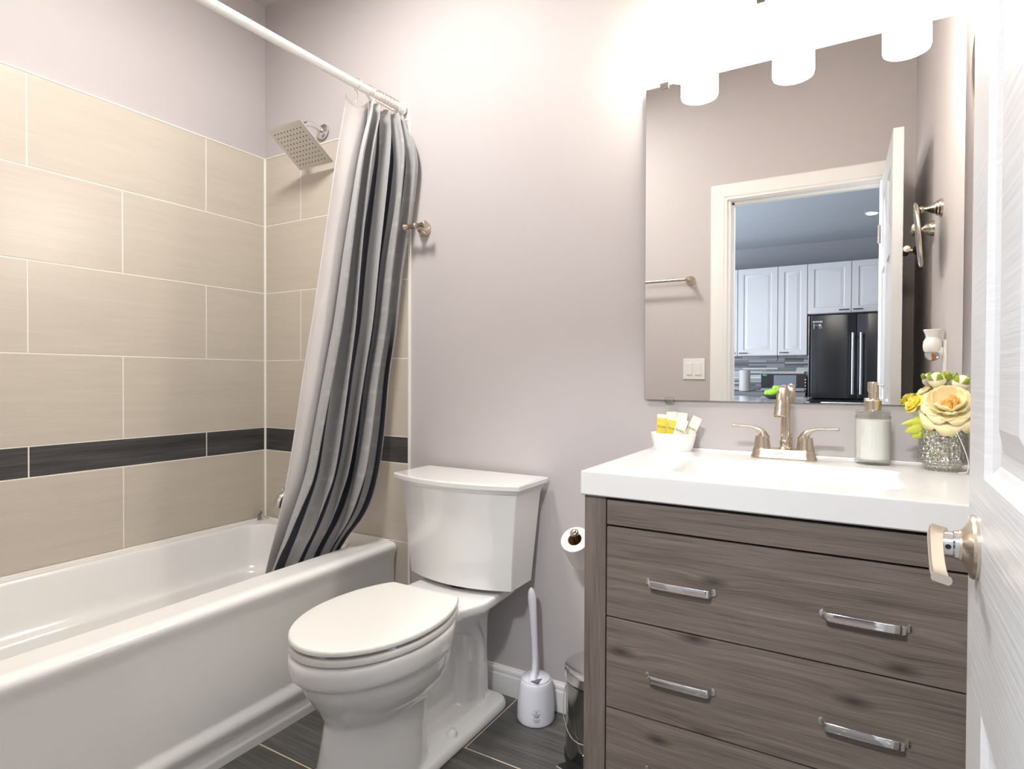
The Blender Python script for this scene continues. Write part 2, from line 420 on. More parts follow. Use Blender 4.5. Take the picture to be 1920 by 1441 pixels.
# floor
fr = []
for k, y1 in enumerate((.28, 0, -.33, -.635, -.94, -1.245, -1.55)):
    off = (1.356 if k % 2 else 1.046)
    xs = [0]+[x for x in (off+.62*i for i in range(-3, 4)) if .01 < x < RX-.01]+[RX]
    if k == 0: continue
    ya, yb = max(y1-(.33 if k == 1 else .305)+G, FY-.11), min(y1, 0)
    for a, b in zip(xs, xs[1:]): fr.append((a+G/2, b-G/2, ya, yb, 0))
bm = tiles(fr, lambda u, v, d: (u, v, d), -.006, 0, .0008, -.0008); box(bm, 0, RX, FY-.115, 0, -.06, -.005, mi=2)
struct('floor', bm, ['floor_tile', 'floor_tile', 'floor_grout'], smooth=False)
def molding(x0, x1, y, sgn=-1):
    bm = bmesh.new()
    prof = [(0,.001), (.014,.001), (.014,.068), (.011,.073), (.011,.078), (.0125,.081), (.0115,.088), (.006,.093), (.004,.097), (0,.098)]
    loft(bm, [[(x, y+sgn*d, z) for d, z in prof] for x in (x0, x1)]); return bm
struct('baseboard_back', molding(.872, RX, 0), 'trim_white', sharp=20)
bm = bmesh.new()
prof = [(0,.001), (.014,.001), (.014,.068), (.011,.073), (.0125,.081), (.006,.093), (0,.098)]
loft(bm, [[(RX-d, y, z) for d, z in prof] for y in (FY, -.015)]); struct('baseboard_right', bm, 'trim_white', sharp=20)
struct('baseboard_front', molding(.83, 1.665, FY, 1), 'trim_white', sharp=20)

# door casing and jamb (trim_3 room side, trim_4 jamb lining)
def casing(yface, s):
    bm = bmesh.new()
    prof = [(0,0), (.006,.011), (.016,.012), (.022,.016), (.034,.017), (.05,.0145), (.07,.0185), (.084,.018), (.09,.012), (.09,0)]   # (across, proud)
    x0, x1, zt = 1.763, 2.470, 2.076
    rings = []
    for px, pz, dx, dz in ((x0,0.001,-1,0), (x0,zt,-1,1), (x1,zt,1,1), (x1,.001,1,0)):
        rings.append([(px+dx*a, yface+s*b, pz+dz*a) for a, b in prof])
    loft(bm, rings); return bm
struct('trim_3', casing(FY, 1), 'trim_white', sharp=25)
bm = bmesh.new()
box(bm, OX0, OX0+.018, FY-.115, FY, 0.001, OZ); box(bm, OX1-.018, OX1, FY-.115, FY, 0.001, OZ); box(bm, OX0, OX1, FY-.115, FY, OZ-.018, OZ)
box(bm, OX0+.018, OX0+.03, FY-.08, FY-.045, 0.001, OZ-.018); box(bm, OX0, OX1-.018, FY-.08, FY-.045, OZ-.03, OZ-.018)
struct('trim_4', bm, 'trim_white')

# ------------------------------------------------------------------ bathroom door (opened into the room, six panels)
DL, DH, DT = .715, 2.055, .035
door = bpy.data.objects.new('door_1', None); COL.objects.link(door)
door['kind'] = 'structure'; door['label'] = 'white six-panel bathroom door standing open at the right edge'; door['category'] = 'door'
WLOC['door_1'] = Vector((0,0,0))
hinge = Vector((2.4745, -1.64, .012)); fdir = Vector((.012, .715, 0)).normalized(); fn = Vector((-fdir.y, fdir.x, 0))  # fn: towards the room
def dmap(a, z, d):                  # a from the free edge back to the hinge, d out of the room-side face
    return hinge+fdir*(DL-a)+fn*d+Vector((0,0,z))
def door_leaf():
    bm = bmesh.new()
    pans = []
    for c0 in (.105, .41):
        for z0, z1 in ((.205, .765), (1.005, 1.60), (1.70, 1.945)): pans.append((c0, c0+.2, z0, z1))
    us = sorted({0, DL}|{p[0] for p in pans}|{p[1] for p in pans}); zs = sorted({0, DH}|{p[2] for p in pans}|{p[3] for p in pans})
    for side in (0, 1):
        D0 = 0 if side == 0 else -DT; s = 1 if side == 0 else -1
        for i in range(len(us)-1):
            for j in range(len(zs)-1):
                q = (us[i], us[i+1], zs[j], zs[j+1])
                if q in pans:
                    steps = [(0,0), (.006,-.006), (.016,-.011), (.03,-.011), (.055,-.0035)]
                    rg = []
                    for e, d in steps: rg.append([dmap(a, z, D0+s*d) for a, z in ((q[0]+e,q[2]+e), (q[1]-e,q[2]+e), (q[1]-e,q[3]-e), (q[0]+e,q[3]-e))])
                    loft(bm, rg, False, True)
                else:
                    bm.faces.new([bm.verts.new(dmap(a, z, D0)) for a, z in ((q[0],q[2]), (q[1],q[2]), (q[1],q[3]), (q[0],q[3]))])
    ed = [(0,0), (DL,0), (DL,DH), (0,DH)]
    for (a, z), (a2, z2) in zip(ed, ed[1:]+ed[:1]):
        bm.faces.new([bm.verts.new(dmap(*q)) for q in ((a,z,0), (a2,z2,0), (a2,z2,-DT), (a,z,-DT))])
    bmesh.ops.remove_doubles(bm, verts=bm.verts, dist=.0002)
    return bm
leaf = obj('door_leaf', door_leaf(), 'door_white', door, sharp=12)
hz, ha = .925, .062
hp = dmap(ha, hz, 0)
hd = bpy.data.objects.new('door_handle', None); COL.objects.link(hd); hd.parent = door; WLOC['door_handle'] = Vector((0,0,0))
obj('escutcheon', Lz([(.0, 0), (.034,0), (.0345,.003), (.033,.006), (.027,.008), (.02,.011), (.0165,.014), (.0165,.016), (0,.016)], hp, fn, n=40, cap0=False, cap1=False), 'nickel_light', hd)
bm = Lz([(.0155,.015), (.0155,.020), (.0135,.0215), (.0135,.032), (0,.032)], hp, fn, n=28, cap0=False, cap1=False)
obj('spindle_collar', bm, 'chrome_soft', hd)
obj('set_screw', Lz([(.0028,0), (.0028,.0006), (0,.0006)], hp+fn*.026-fdir*.0133, -fdir, n=14, cap0=False, cap1=False), 'black_plastic', hd)
lv = spline([hp+fn*(.033)+fdir*.010+Vector((0,0,.013)), hp+fn*.035+fdir*.002+Vector((0,0,.0135)), hp+fn*.0375-fdir*.015+Vector((0,0,.010)), hp+fn*.039-fdir*.042+Vector((0,0,0)), hp+fn*.0395-fdir*.069+Vector((0,0,-.010)), hp+fn*.039-fdir*.086+Vector((0,0,-.0145)), hp+fn*.038-fdir*.092+Vector((0,0,-.0145))], 6)
obj('lever', ribbon(lv, fn+Vector((0,0,.25)), [.0175-.0035*math.sin(pi*i/(len(lv)-1)) for i in range(len(lv))], .0085), 'nickel_light', hd, sharp=50)
obj('lever_hub', Lz([(.0125,.03), (.0125,.036), (.011,.038), (0,.0385)], hp, fn, n=26, cap1=False), 'nickel_light', hd)
for hzz in (.25, 1.02, 1.8):
    obj('hinge', T([dmap(DL+.004, hzz-.045, .006), dmap(DL+.004, hzz+.045, .006)], .006, n=10), 'nickel', door)

# ------------------------------------------------------------------ bathtub
def rrect(x0, x1, y0, y1, r, z, n=6):
    out = []
    rs = r if isinstance(r, tuple) else (r,)*4
    for (cx, cy, a0), rr in zip(((x1, y1, 0), (x0, y1, 90), (x0, y0, 180), (x1, y0, 270)), rs):
        sx = -1 if cx == x1 else 1; sy = -1 if cy == y1 else 1
        for k in range(n+1):
            a = math.radians(a0+90*k/n); out.append((cx+sx*rr+rr*math.cos(a), cy+sy*rr+rr*math.sin(a), z))
    return out
tub = thing('bathtub', (.4, -.8, 0), 'white alcove bathtub with a smooth front apron along the tiled left wall', 'bathtub')
bm = bmesh.new()
X0, Y0, Y1 = .0062, -1.63, -.0062
ap = [(.0,.808), (.022,.808), (.034,.803), (.042,.793), (.052,.791), (.06,.796), (.075,.806), (.09,.809), (.103,.804), (.115,.798), (.128,.793),
      (.2,.792), (.36,.792), (.395,.793), (.415,.796), (.430,.801), (.444,.8035), (.455,.801), (.462,.794), (.466,.781)]
rings = [rrect(X0, x, Y0, Y1, (.006, .004, .004, .006), z) for z, x in ap]
rings += [rrect(X0+.004, .765, Y0+.003, Y1-.003, (.01, .01, .01, .01), .467)]
inn = [(.055,.685,.466,.105), (.058,.676,.463,.105), (.062,.668,.452,.105), (.066,.662,.43,.11), (.078,.652,.335,.12), (.084,.648,.305,.12), (.10,.635,.288,.12), (.115,.622,.272,.125), (.13,.612,.20,.13), (.15,.595,.12,.13), (.19,.56,.088,.13), (.26,.49,.08,.12)]
for x0, x1, z, r in inn:
    e = (x0-.055)
    rings.append(rrect(x0, x1, -1.56+e*1.6, -.075-e*.9, r, z))
loft(bm, rings)
obj('tub_shell', bm, 'tub_enamel', tub, sharp=60)
obj('drain', Lz([(0,0), (.03,0), (.03,.003), (.02,.004), (0,.004)], (.36, -.42, .081), cap0=False, cap1=False), 'chrome', tub)
bm = bmesh.new(); tube(bm, [(.0115,-1.62,.468), (.0115,-.0115,.468), (.77,-.0115,.467)], .005, n=8)
tub_caulk = obj('caulk_line', bm, 'caulk', tub)
# pop-up stopper lying on the corner of the tub deck
st = thing('drain_stopper', (.035, -.045, .4725), 'chrome tub stopper lying on the tub deck in the tiled corner', 'stopper')
sd = Vector((.45, .3, -.18)).normalized(); so = Vector((.028, -.052, .487))
obj('cap', Lz([(0,-.006), (.012,-.006), (.0195,-.002), (.0205,.001), (.019,.003), (.006,.005), (.006,.008)], so, sd, n=24, cap0=False, cap1=True), 'steel_dark', st)
obj('stem', T([so+sd*.006, so+sd*.042], .0036, n=10), 'nickel', st)

# tub spout
sp = thing('tub_spout', (.253, -.005, .61), 'chrome tub spout low on the tiled back wall, half hidden by the curtain', 'spout')
bm = bmesh.new()
pts = spline([(.253,-.006,.612), (.253,-.05,.612), (.253,-.095,.603), (.253,-.118,.585), (.253,-.124,.562)], 5)
tube(bm, pts, [.029-.006*i/(len(pts)-1) for i in range(len(pts))], n=18, flat=.85)
obj('spout_body', bm, 'chrome_soft', sp)
obj('diverter_knob', Lz([(.004,0), (.004,.012), (.011,.014), (.012,.019), (.007,.022), (0,.022)], (.253,-.102,.622), n=16, cap1=False), 'chrome', sp)

# ------------------------------------------------------------------ shower head
sh = thing('rain_shower', (.384, -.005, 2.16), 'square chrome rain shower head tilted below its wall arm', 'shower head')
ca = Vector((.372, -.112, 2.070))                      # plate centre
ex = Vector((1,0,0)); ey = Vector((0, .178, -.118)).normalized(); en = ex.cross(ey).normalized()   # en points down / to the room
if en.z > 0: en = -en
def pl(a, b, d): return ca+ex*a+ey*b+en*d
bm = bmesh.new(); h = .1
loft(bm, [[pl(sa*(h-e), sb*(h-e), d) for sa, sb in ((-1,-1), (1,-1), (1,1), (-1,1))] for e, d in ((.03,-.008), (.001,-.005), (0,-.004), (0,.003), (.0012,.0042))])
plate = obj('spray_plate', bm, 'chrome_soft', sh, sharp=20)
bm = bmesh.new()
for i in range(9):
    for j in range(9):
        lathe(bm, [(.0026,.0040), (.0022,.0052), (0,.0053)], pl(-.075+.15*i/8, -.075+.15*j/8, 0), en, n=8, cap0=False, cap1=False)
no = obj('nozzles', bm, 'nozzle', plate); no['kind'] = 'stuff'
bm = bmesh.new()
pa = spline([(.384,-.004,2.165), (.384,-.05,2.175), (.381,-.09,2.168), (.376,-.112,2.14), (.373,-.114,2.105), pl(0,0,-.01)], 5)
tube(bm, pa, .0105, n=14); obj('shower_arm', bm, 'chrome', sh)
obj('flange', Lz([(.033,.0), (.032,.005), (.024,.010), (.014,.013), (.0115,.02)], (.384,-.005,2.165), (0,-1,.1), n=28), 'chrome_soft', sh)
obj('swivel_nut', Lz([(.014,-.032), (.016,-.03), (.016,-.012), (.022,-.008)], ca, en, n=18), 'chrome', sh)

# ------------------------------------------------------------------ curtain rod, rings, curtain, liner
def rodp(y): return Vector((.825+.031*y, y, 2.16))
rod = thing('curtain_rod', rodp(0), 'white tension rod running above the tub to the back wall', 'rod')
obj('outer_tube', T([rodp(-1.643), rodp(-.17)], .0145, n=20), 'rod_white', rod)
obj('inner_tube', T([rodp(-.172), rodp(-.02)], .0118, n=20), 'rod_white', rod)
for y, s in ((0, -1), (FY, 1)):
    obj('end_cap', Lz([(.021,.001), (.0235,.006), (.0245,.014), (.0225,.024), (.017,.031), (.0125,.034)], rodp(y), (0, s, 0), n=24), 'rod_white', rod)
def curve_s(s): return s
# cloth surface: s across 0..1 from the open edge to the wall, t down 0..1
FOLDS = 4.3
def lerp(a, b, t): return a+(b-a)*t
def keyed(t, ks):
    for (t0, v0), (t1, v1) in zip(ks, ks[1:]):
        if t <= t1:
            q = (t-t0)/(t1-t0); q = q*q*(3-2*q) if False else q
            return lerp(v0, v1, q)
    return ks[-1][1]
LK = [(2.12,.820,-.180), (1.89,.800,-.222), (1.6,.770,-.252), (1.32,.745,-.275), (1.13,.72,-.298), (.945,.70,-.325), (.76,.68,-.352), (.60,.655,-.415), (.50,.632,-.447), (.46,.612,-.455), (.38,.59,-.465)]
RK = [(2.12,.826,-.009), (2.06,.872,-.016), (1.96,.926,-.024), (1.86,.918,-.025), (1.74,.898,-.025), (1.54,.852,-.025), (1.3,.818,-.025), (1.13,.785,-.032), (.92,.768,-.04), (.775,.757,-.055), (.65,.742,-.077), (.58,.708,-.085), (.52,.662,-.095), (.47,.614,-.11), (.38,.59,-.13)]
LN = [(2.115,.817,-.275), (1.87,.79,-.302), (1.63,.755,-.315), (1.31,.72,-.345), (1.13,.70,-.366), (.945,.68,-.382), (.77,.66,-.400), (.62,.636,-.418), (.5,.607,-.432), (.36,.57,-.44)]
def zk(K, z):
    for (z0, a0, b0), (z1, a1, b1) in zip(K, K[1:]):
        if z >= z1:
            q = max(0, min(1, (z0-z)/(z0-z1))); return lerp(a0, a1, q), lerp(b0, b1, q)
    return K[-1][1:]
def zks(K, z):
    v = [zk(K, z+d) for d in (-.05, -.025, 0, .025, .05)]
    return sum(a for a, b in v)/5, sum(b for a, b in v)/5
def cloth(s, t):
    z = lerp(2.118, .40, t)
    lx, ly = zks(LK, z); rx, ry = zks(RK, z)
    px = lerp(lx, rx, s**2.0); py = lerp(ly, ry, s)
    dx, dy = rx-lx, ry-ly; L_ = math.hypot(dx, dy); nx, ny = dy/L_, -dx/L_
    ph = s*FOLDS+.2*math.sin(s*8+t*1.2)-.05
    amp = keyed(t, [(0,.015), (.08,.026), (.3,.034), (.8,.040), (.90,.028), (.94,.020), (1,.016)])*(1+.3*math.sin(s*17+2))
    fade = min(1, (1-s)/.10)
    q = amp*fade*math.sin(2*pi*ph)+.005*math.sin(7*t+9*s)
    a = amp*.5*fade*math.cos(2*pi*ph)
    xx = px+nx*q+dx/L_*a; yy = py+ny*q+dy/L_*a
    z += max(0, 1-t/.04)*.012*math.cos(2*pi*ph)
    return Vector((xx, min(yy, -.0085), z)), ph
class _B: pass
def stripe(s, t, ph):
    """navy stripes laid in the pleat valleys, wider towards the bottom, plus the navy border beside the grey hem"""
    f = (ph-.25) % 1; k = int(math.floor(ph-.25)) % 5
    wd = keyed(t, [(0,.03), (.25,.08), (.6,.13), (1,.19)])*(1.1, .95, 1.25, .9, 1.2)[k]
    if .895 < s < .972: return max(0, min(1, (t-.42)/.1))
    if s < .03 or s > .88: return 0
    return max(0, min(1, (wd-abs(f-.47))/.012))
def cmesh(name, fn, ns, nt_, width, height, mat, parent=None, loc=None, stripe=None, thick=.0016):
    bm = bmesh.new(); uvl = bm.loops.layers.uv.new('UVMap'); al = bm.loops.layers.float_color.new('stripe')
    g = [[fn(i/ns, j/nt_) for i in range(ns+1)] for j in range(nt_+1)]
    V = [[bm.verts.new(q[0]) for q in r] for r in g]
    for j in range(nt_):
        for i in range(ns):
            idx = ((j,i), (j+1,i), (j+1,i+1), (j,i+1))
            f = bm.faces.new([V[a][b] for a, b in idx])
            for lp, (a, b) in zip(f.loops, idx):
                lp[uvl].uv = (b/ns*width, a/nt_*height)
                c = stripe(b/ns, a/nt_, g[a][b][1]) if stripe else 0; lp[al] = (c, c, c, 1)
    o = obj(name, bm, mat, parent, loc, sharp=180)
    m = o.modifiers.new('solid', 'SOLIDIFY'); m.thickness = thick; m.offset = 0
    return o
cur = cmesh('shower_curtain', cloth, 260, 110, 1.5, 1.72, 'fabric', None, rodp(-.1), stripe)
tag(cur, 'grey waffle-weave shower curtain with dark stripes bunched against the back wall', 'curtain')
def linerf(s, t):
    z = lerp(2.115, .36, t)
    x0, y0 = zks(LN, z)
    y = y0+s*.115; x = x0-.011-.0035*math.sin(s*6+.6)-.004*s
    z += keyed(t, [(0,1), (.05,0), (1,0)])*(-.028*math.sin(s*pi*1.1)+.012*s)
    return Vector((x, y, z)), 0
lin = cmesh('curtain_liner', linerf, 30, 70, .2, 1.75, 'liner', None, rodp(-.25))
tag(lin, 'white fabric shower liner hanging inside the grey curtain', 'curtain liner')
# rings: wire loop over the rod with a hook below
def ring(y, drop):
    c = rodp(y); t = thing('curtain_ring', c, 'x', 'curtain ring', 'wire curtain rings on the rod')
    pts = []
    for k in range(15):
        a = math.radians(-60+300*k/14); pts.append(c+Vector((math.cos(a)*.0195, .002*math.sin(a*2), math.sin(a)*.0195+.002)))
    pts += [c+Vector((.003,0,-.03)), c+Vector((.001,.001,-drop+.008)), c+Vector((-.004,.001,-drop)), c+Vector((-.008,.0,-drop+.007))]
    obj('wire', T(spline(pts, 3), .0013, n=6), 'nickel_light', t)
    return t
r0 = ring(-.238, .062); r0['label'] = 'wire curtain ring holding the loose corner of the white liner'; r0['group'] = 'wire curtain rings on the rod'
r1 = ring(-.182, .045); r1['label'] = 'wire curtain ring between the liner corner and the bunched rings'
ys = [-.170, -.135, -.122, -.108, -.094, -.08, -.068, -.055, -.042]
for k, y in enumerate(ys):
    c = copy_tree(r1, None, rodp(y)-rodp(-.182))
    c['label'] = 'thin wire ring in the bunch gathering the grey curtain by the rod end'

# ------------------------------------------------------------------ robe hook
def robe_hook(loc, out, along, label, name='robe_hook', size=1.0, droop=0):
    """post on a stepped rose, cross bar with flared ends"""
    p = Vector(loc); n = Vector(out); a = Vector(along)
    t = thing(name, p, label, 'hook')
    obj('escutcheon', Lz([(.029,0), (.0285,.006), (.026,.0095), (.0255,.013), (.0215,.017), (.0205,.022), (.015,.029), (.0095,.034), (.0085,.05)], p, n, n=30), 'nickel', t)
    q = p+n*.058
    obj('post_knuckle', ball(bmesh.new(), q, .0125), 'nickel', t)
    for s in (-1, 1):
        obj('peg', Lz([(.0105,.005), (.0085,.012), (.0085,.026), (.010,.034), (.0145,.048), (.0135,.051), (0,.0515)], q, a*s, n=22, cap1=False), 'nickel', t)
    return t
robe_hook((.935, 0, 1.683), (0,-1,0), (1,0,.0), 'brushed nickel robe hook on the back wall just right of the curtain')

# ------------------------------------------------------------------ toilet
CX = 1.222
toi = thing('toilet', (CX, -.4, 0), 'white two-piece toilet with closed lid between the tub and the vanity', 'toilet')
def egg(z, yf, yb, hw, ym, n=48, pw=2.0, rear=1.0):
    out = []
    for i in range(n):
        a = 2*pi*i/n; c, s = math.cos(a), math.sin(a)
        x = hw*math.copysign(abs(c)**(2/pw), c)
        L = (ym-yf) if s < 0 else (yb-ym)
        p2 = pw if s < 0 else 2.6
        x = hw*math.copysign(abs(c)**(2/p2), c)
        out.append((CX+x, ym+L*math.copysign(abs(s)**(2/p2), s), z))
    return out
bm = bmesh.new()
secs = [(0,-.775,-.42,.122), (.05,-.768,-.42,.116), (.12,-.752,-.42,.108), (.19,-.738,-.40,.103), (.222,-.732,-.38,.106), (.238,-.738,-.36,.122), (.26,-.748,-.35,.142), (.29,-.768,-.35,.158), (.32,-.787,-.35,.168), (.345,-.796,-.35,.173), (.356,-.800,-.35,.175), (.361,-.817,-.35,.183), (.375,-.824,-.345,.186), (.40,-.826,-.34,.188), (.414,-.824,-.34,.187), (.42,-.818,-.34,.182)]
loft(bm, [egg(z, yf, yb, hw, lerp(yf, yb, .56)) for z, yf, yb, hw in secs])
# deck under the tank
def deck(z, e): return [(CX+x, y, z) for x, y in ((-.150+e,-.05-e), (-.160+e,-.25+e*.3), (-.13+e,-.33), (-.13+e,-.42), (.13-e,-.42), (.13-e,-.33), (.160-e,-.25+e*.3), (.150-e,-.05-e))]
loft(bm, [deck(.372, .03), deck(.385, .008), deck(.392, 0), deck(.416, 0), deck(.42, .004)])
# rear column, web and foot
def rr(x0, x1, y0, y1, r, z): return rrect(x0, x1, y0, y1, r, z, 5)
loft(bm, [rr(CX-.062, CX+.062, -.245, -.062, .03, 0), rr(CX-.058, CX+.058, -.235, -.066, .03, .2), rr(CX-.062, CX+.062, -.26, -.066, .03, .3), rr(CX-.09, CX+.09, -.33, -.062, .04, .385)])
box(bm, CX-.036, CX+.036, -.6, -.12, 0, .34)
loft(bm, [rr(CX-.134, CX+.134, -.56, -.048, .05, 0), rr(CX-.134, CX+.134, -.56, -.048, .05, .018), rr(CX-.126, CX+.126, -.55, -.057, .045, .033), rr(CX-.105, CX+.105, -.5, -.08, .04, .036)])
tp = []
for s in (-1, 1):      # trapway bulging on each side
    tp = spline([(CX+s*.03,-.52,.25), (CX+s*.036,-.42,.32), (CX+s*.038,-.30,.335), (CX+s*.04,-.19,.30), (CX+s*.042,-.14,.22), (CX+s*.042,-.14,.1), (CX+s*.042,-.15,.02)], 5)
    tube(bm, tp, .034, n=12)
    tube(bm, spline([(CX+s*.06,-.57,.02), (CX+s*.05,-.46,.03), (CX+s*.042,-.3,.03), (CX+s*.042,-.15,.03)], 4), .035, n=12)
bmesh.ops.recalc_face_normals(bm, faces=bm.faces)
bowl = obj('bowl', bm, 'porcelain', toi, sharp=180)
m = bowl.modifiers.new('remesh', 'REMESH'); m.mode = 'VOXEL'; m.voxel_size = .0052; m.use_smooth_shade = True
m = bowl.modifiers.new('smooth', 'SMOOTH'); m.factor = .6; m.iterations = 7
for s in (-1, 1):
    obj('bolt_cap', Lz([(.0165,0), (.017,.006), (.0155,.013), (.011,.019), (.005,.0215), (0,.022)], (CX+s*.098, -.345, .033), n=22, cap1=False), 'seat_plastic', toi)
def lidshape(z, e, n=64, back=-.352):
    ym, hw, yf, Lb = -.565, .188, -.822, .288
    out = []
    for i in range(33):
        a = pi+pi*i/32
        out.append((CX+(hw-e)*math.cos(a), ym+(ym-yf-e)*math.sin(a), z))
    for i in range(1, 14):
        y = ym+(back-e*.8-ym)*i/14
        out.append((CX+(hw-e)*math.sqrt(max(0, 1-((y-ym)/Lb)**2)), y, z))
    xr = (hw-e)*math.sqrt(1-((back-ym)/Lb)**2)
    for k in range(9): out.append((CX+xr*(1-2*k/8), back-e*.8, z))
    for i in range(13, 0, -1):
        y = ym+(back-e*.8-ym)*i/14
        out.append((CX-(hw-e)*math.sqrt(max(0, 1-((y-ym)/Lb)**2)), y, z))
    return out
bm = bmesh.new()
loft(bm, [lidshape(z, e) for z, e in ((.4488,.007), (.450,.0025), (.4525,0), (.459,0), (.463,.0022), (.4652,.006), (.4665,.03), (.467,.08))])
slid = obj('seat_lid', bm, 'seat_plastic', toi, sharp=40)
bm = bmesh.new()
outer = [lidshape(z, e+.0015) for z, e in ((.4235,.004), (.425,.001), (.428,0), (.436,0), (.440,.002), (.442,.006))]
vr = loft(bm, outer, False, False)
def hole(z): return [(CX+(p[0]-CX)*.6, -.585+(p[1]+.585)*.62, z) for p in lidshape(z, 0)]
i0 = [bm.verts.new(p) for p in hole(.4235)]; i1 = [bm.verts.new(p) for p in hole(.442)]
n = len(i0)
for a, b in ((vr[-1], i1), (i1, i0), (i0, vr[0])):
    for i in range(n): bm.faces.new((a[i], a[(i+1) % n], b[(i+1) % n], b[i]))
obj('seat', bm, 'seat_plastic', toi, sharp=40)
for a in (-.5, -1.35, -1.8, -2.64):
    x, y = CX+.172*math.cos(a), -.565+.235*math.sin(a)
    b_ = B(x-.012, x+.012, y-.008, y+.008, .4415, .4485, bev=.002); obj('bumper', b_, 'white_plastic', slid)
for s in (-1, 1):
    obj('hinge', B(CX+s*.075-.02, CX+s*.075+.02, -.353, -.322, .42, .452, bev=.007, seg=3), 'seat_plastic', toi)
def tank(z, hw, yb, yc, bow, r=.006, n=14):
    out = [(CX+hw, yb, z), (CX+hw, yc+r, z), (CX+hw-.3*r, yc+.3*r, z)]
    for k in range(n+1):
        q = 1-2*k/n; x = (hw-r)*q
        out.append((CX+x, yc-bow*(1-q*q), z))
    out += [(CX-hw+.3*r, yc+.3*r, z), (CX-hw, yc+r, z), (CX-hw, yb, z)]
    return out
bm = bmesh.new()
loft(bm, [tank(z, hw, yb, yc, bow) for z, hw, yb, yc, bow in ((.434,.196,-.05,-.17,.04), (.438,.205,-.045,-.178,.046), (.5,.209,-.04,-.182,.048), (.66,.222,-.03,-.19,.05), (.73,.229,-.028,-.195,.052), (.756,.236,-.027,-.2,.053))])
obj('tank', bm, 'porcelain', toi, sharp=18)
bm = bmesh.new()
loft(bm, [tank(z, hw, yb, yc, bow, .004) for z, hw, yb, yc, bow in ((.754,.240,-.024,-.202,.054), (.759,.2425,-.022,-.204,.055), (.763,.247,-.02,-.209,.056), (.766,.2475,-.02,-.2095,.056), (.768,.2525,-.018,-.214,.056), (.781,.2535,-.018,-.215,.056), (.785,.2515,-.02,-.213,.056), (.786,.245,-.024,-.206,.056))])
obj('tank_lid', bm, 'porcelain', toi, sharp=18)
obj('tank_gasket', Lz([(.055,0), (.06,.007), (.055,.0145)], (CX, -.14, .42), n=24), 'black_plastic', toi)

# ------------------------------------------------------------------ toilet brush and its holder
bc = Vector((1.467, -.082, 0))
hold = thing('brush_holder', bc, 'white tapered toilet brush holder with barcode sticker, on the floor by the baseboard', 'brush holder')
obj('holder_body', Lz([(.050,.0), (.0585,.002), (.0612,.008), (.0610,.03), (.0585,.075), (.0545,.115), (.052,.128), (.0495,.131), (.048,.131), (.047,.125), (.053,.02), (.0,.012)], bc, n=48, cap1=False), 'white_plastic', hold)
br = thing('toilet_brush', bc+Vector((0,0,.02)), 'white toilet brush with tall rounded handle standing in the floor holder', 'toilet brush')
bm = bmesh.new()
prof = [(.0475,.129), (.0478,.132), (.046,.137), (.038,.1425), (.022,.147), (.012,.149)]
lathe(bm, prof, bc, n=48, cap0=True, cap1=True)
obj('splash_lid', bm, 'white_plastic', br)
bm = bmesh.new()
hp_ = [(.004,-.03,.133), (.003,-.022,.150), (.002,-.012,.165), (.000,-.006,.20), (-.005,-.002,.26), (-.012,.002,.33), (-.016,.003,.378), (-.018,.003,.395), (-.0195,.003,.41), (-.0205,.003,.421), (-.021,.003,.4265)]
tube(bm, [bc+Vector(p) for p in hp_], [.017,.013,.0105,.0100,.0102,.0120,.0138,.0138,.0118,.0075,.0015], n=18)
obj('handle', bm, 'white_plastic', br)
obj('finger_notch', B(bc.x+.006, bc.x+.03, bc.y-.045, bc.y-.012, .1415, .1445, bev=.001), 'print_grey', br)
obj('bristle_head', Lz([(.008,.03), (.034,.035), (.036,.09), (.01,.1), (.008,.129)], bc, n=20), 'paper', br)
# sticker: clear oval with barcode and lines, wrapped on the holder front
cd = Vector((M.translation.x-bc.x, M.translation.y-bc.y, 0)).normalized(); ang0 = math.atan2(cd.y, cd.x)+.05
def hr(z): return lerp(.0612, .0585, (z-.008)/.067)
def wrap(u, z, d): a = ang0+u/.06; r = hr(z)+d; return bc+Vector((r*math.cos(a), r*math.sin(a), z))
bm = bmesh.new()
zc = .038; ov = [wrap(.019*math.cos(2*pi*k/28), zc+.023*math.sin(2*pi*k/28), .0004) for k in range(28)]
c0 = bm.verts.new(wrap(0, zc, .0004)); vv = [bm.verts.new(p) for p in ov]
for k in range(28): bm.faces.new((c0, vv[k], vv[(k+1) % 28]))
stk = obj('sticker', bm, 'label_clear', hold)
bm = bmesh.new()
def wq(u0, u1, z0, z1):
    bm.faces.new([bm.verts.new(wrap(u, z, .0008)) for u, z in ((u0,z0), (u1,z0), (u1,z1), (u0,z1))])
u = -.0085
random.seed(3)
while u < .0085:
    wd = random.choice((.0006,.0009,.0015)); wq(u, u+wd, zc-.004, zc+.004); u += wd+random.choice((.0006,.0008,.0011))
for zz, hw in ((zc+.0075,.0145), (zc+.0062,.0125), (zc-.0085,.0120), (zc-.0113,.0105), (zc-.0138,.0085), (zc-.0160,.0065)):
    u = -hw
    while u < hw-.001:
        L_ = random.uniform(.0012,.0035); wq(u, min(u+L_, hw), zz-.0006, zz+.0006); u += L_+.0007
wq(-.003, .001, zc+.0115, zc+.0145)
obj('barcode_print', bm, 'print_grey', stk, smooth=False)

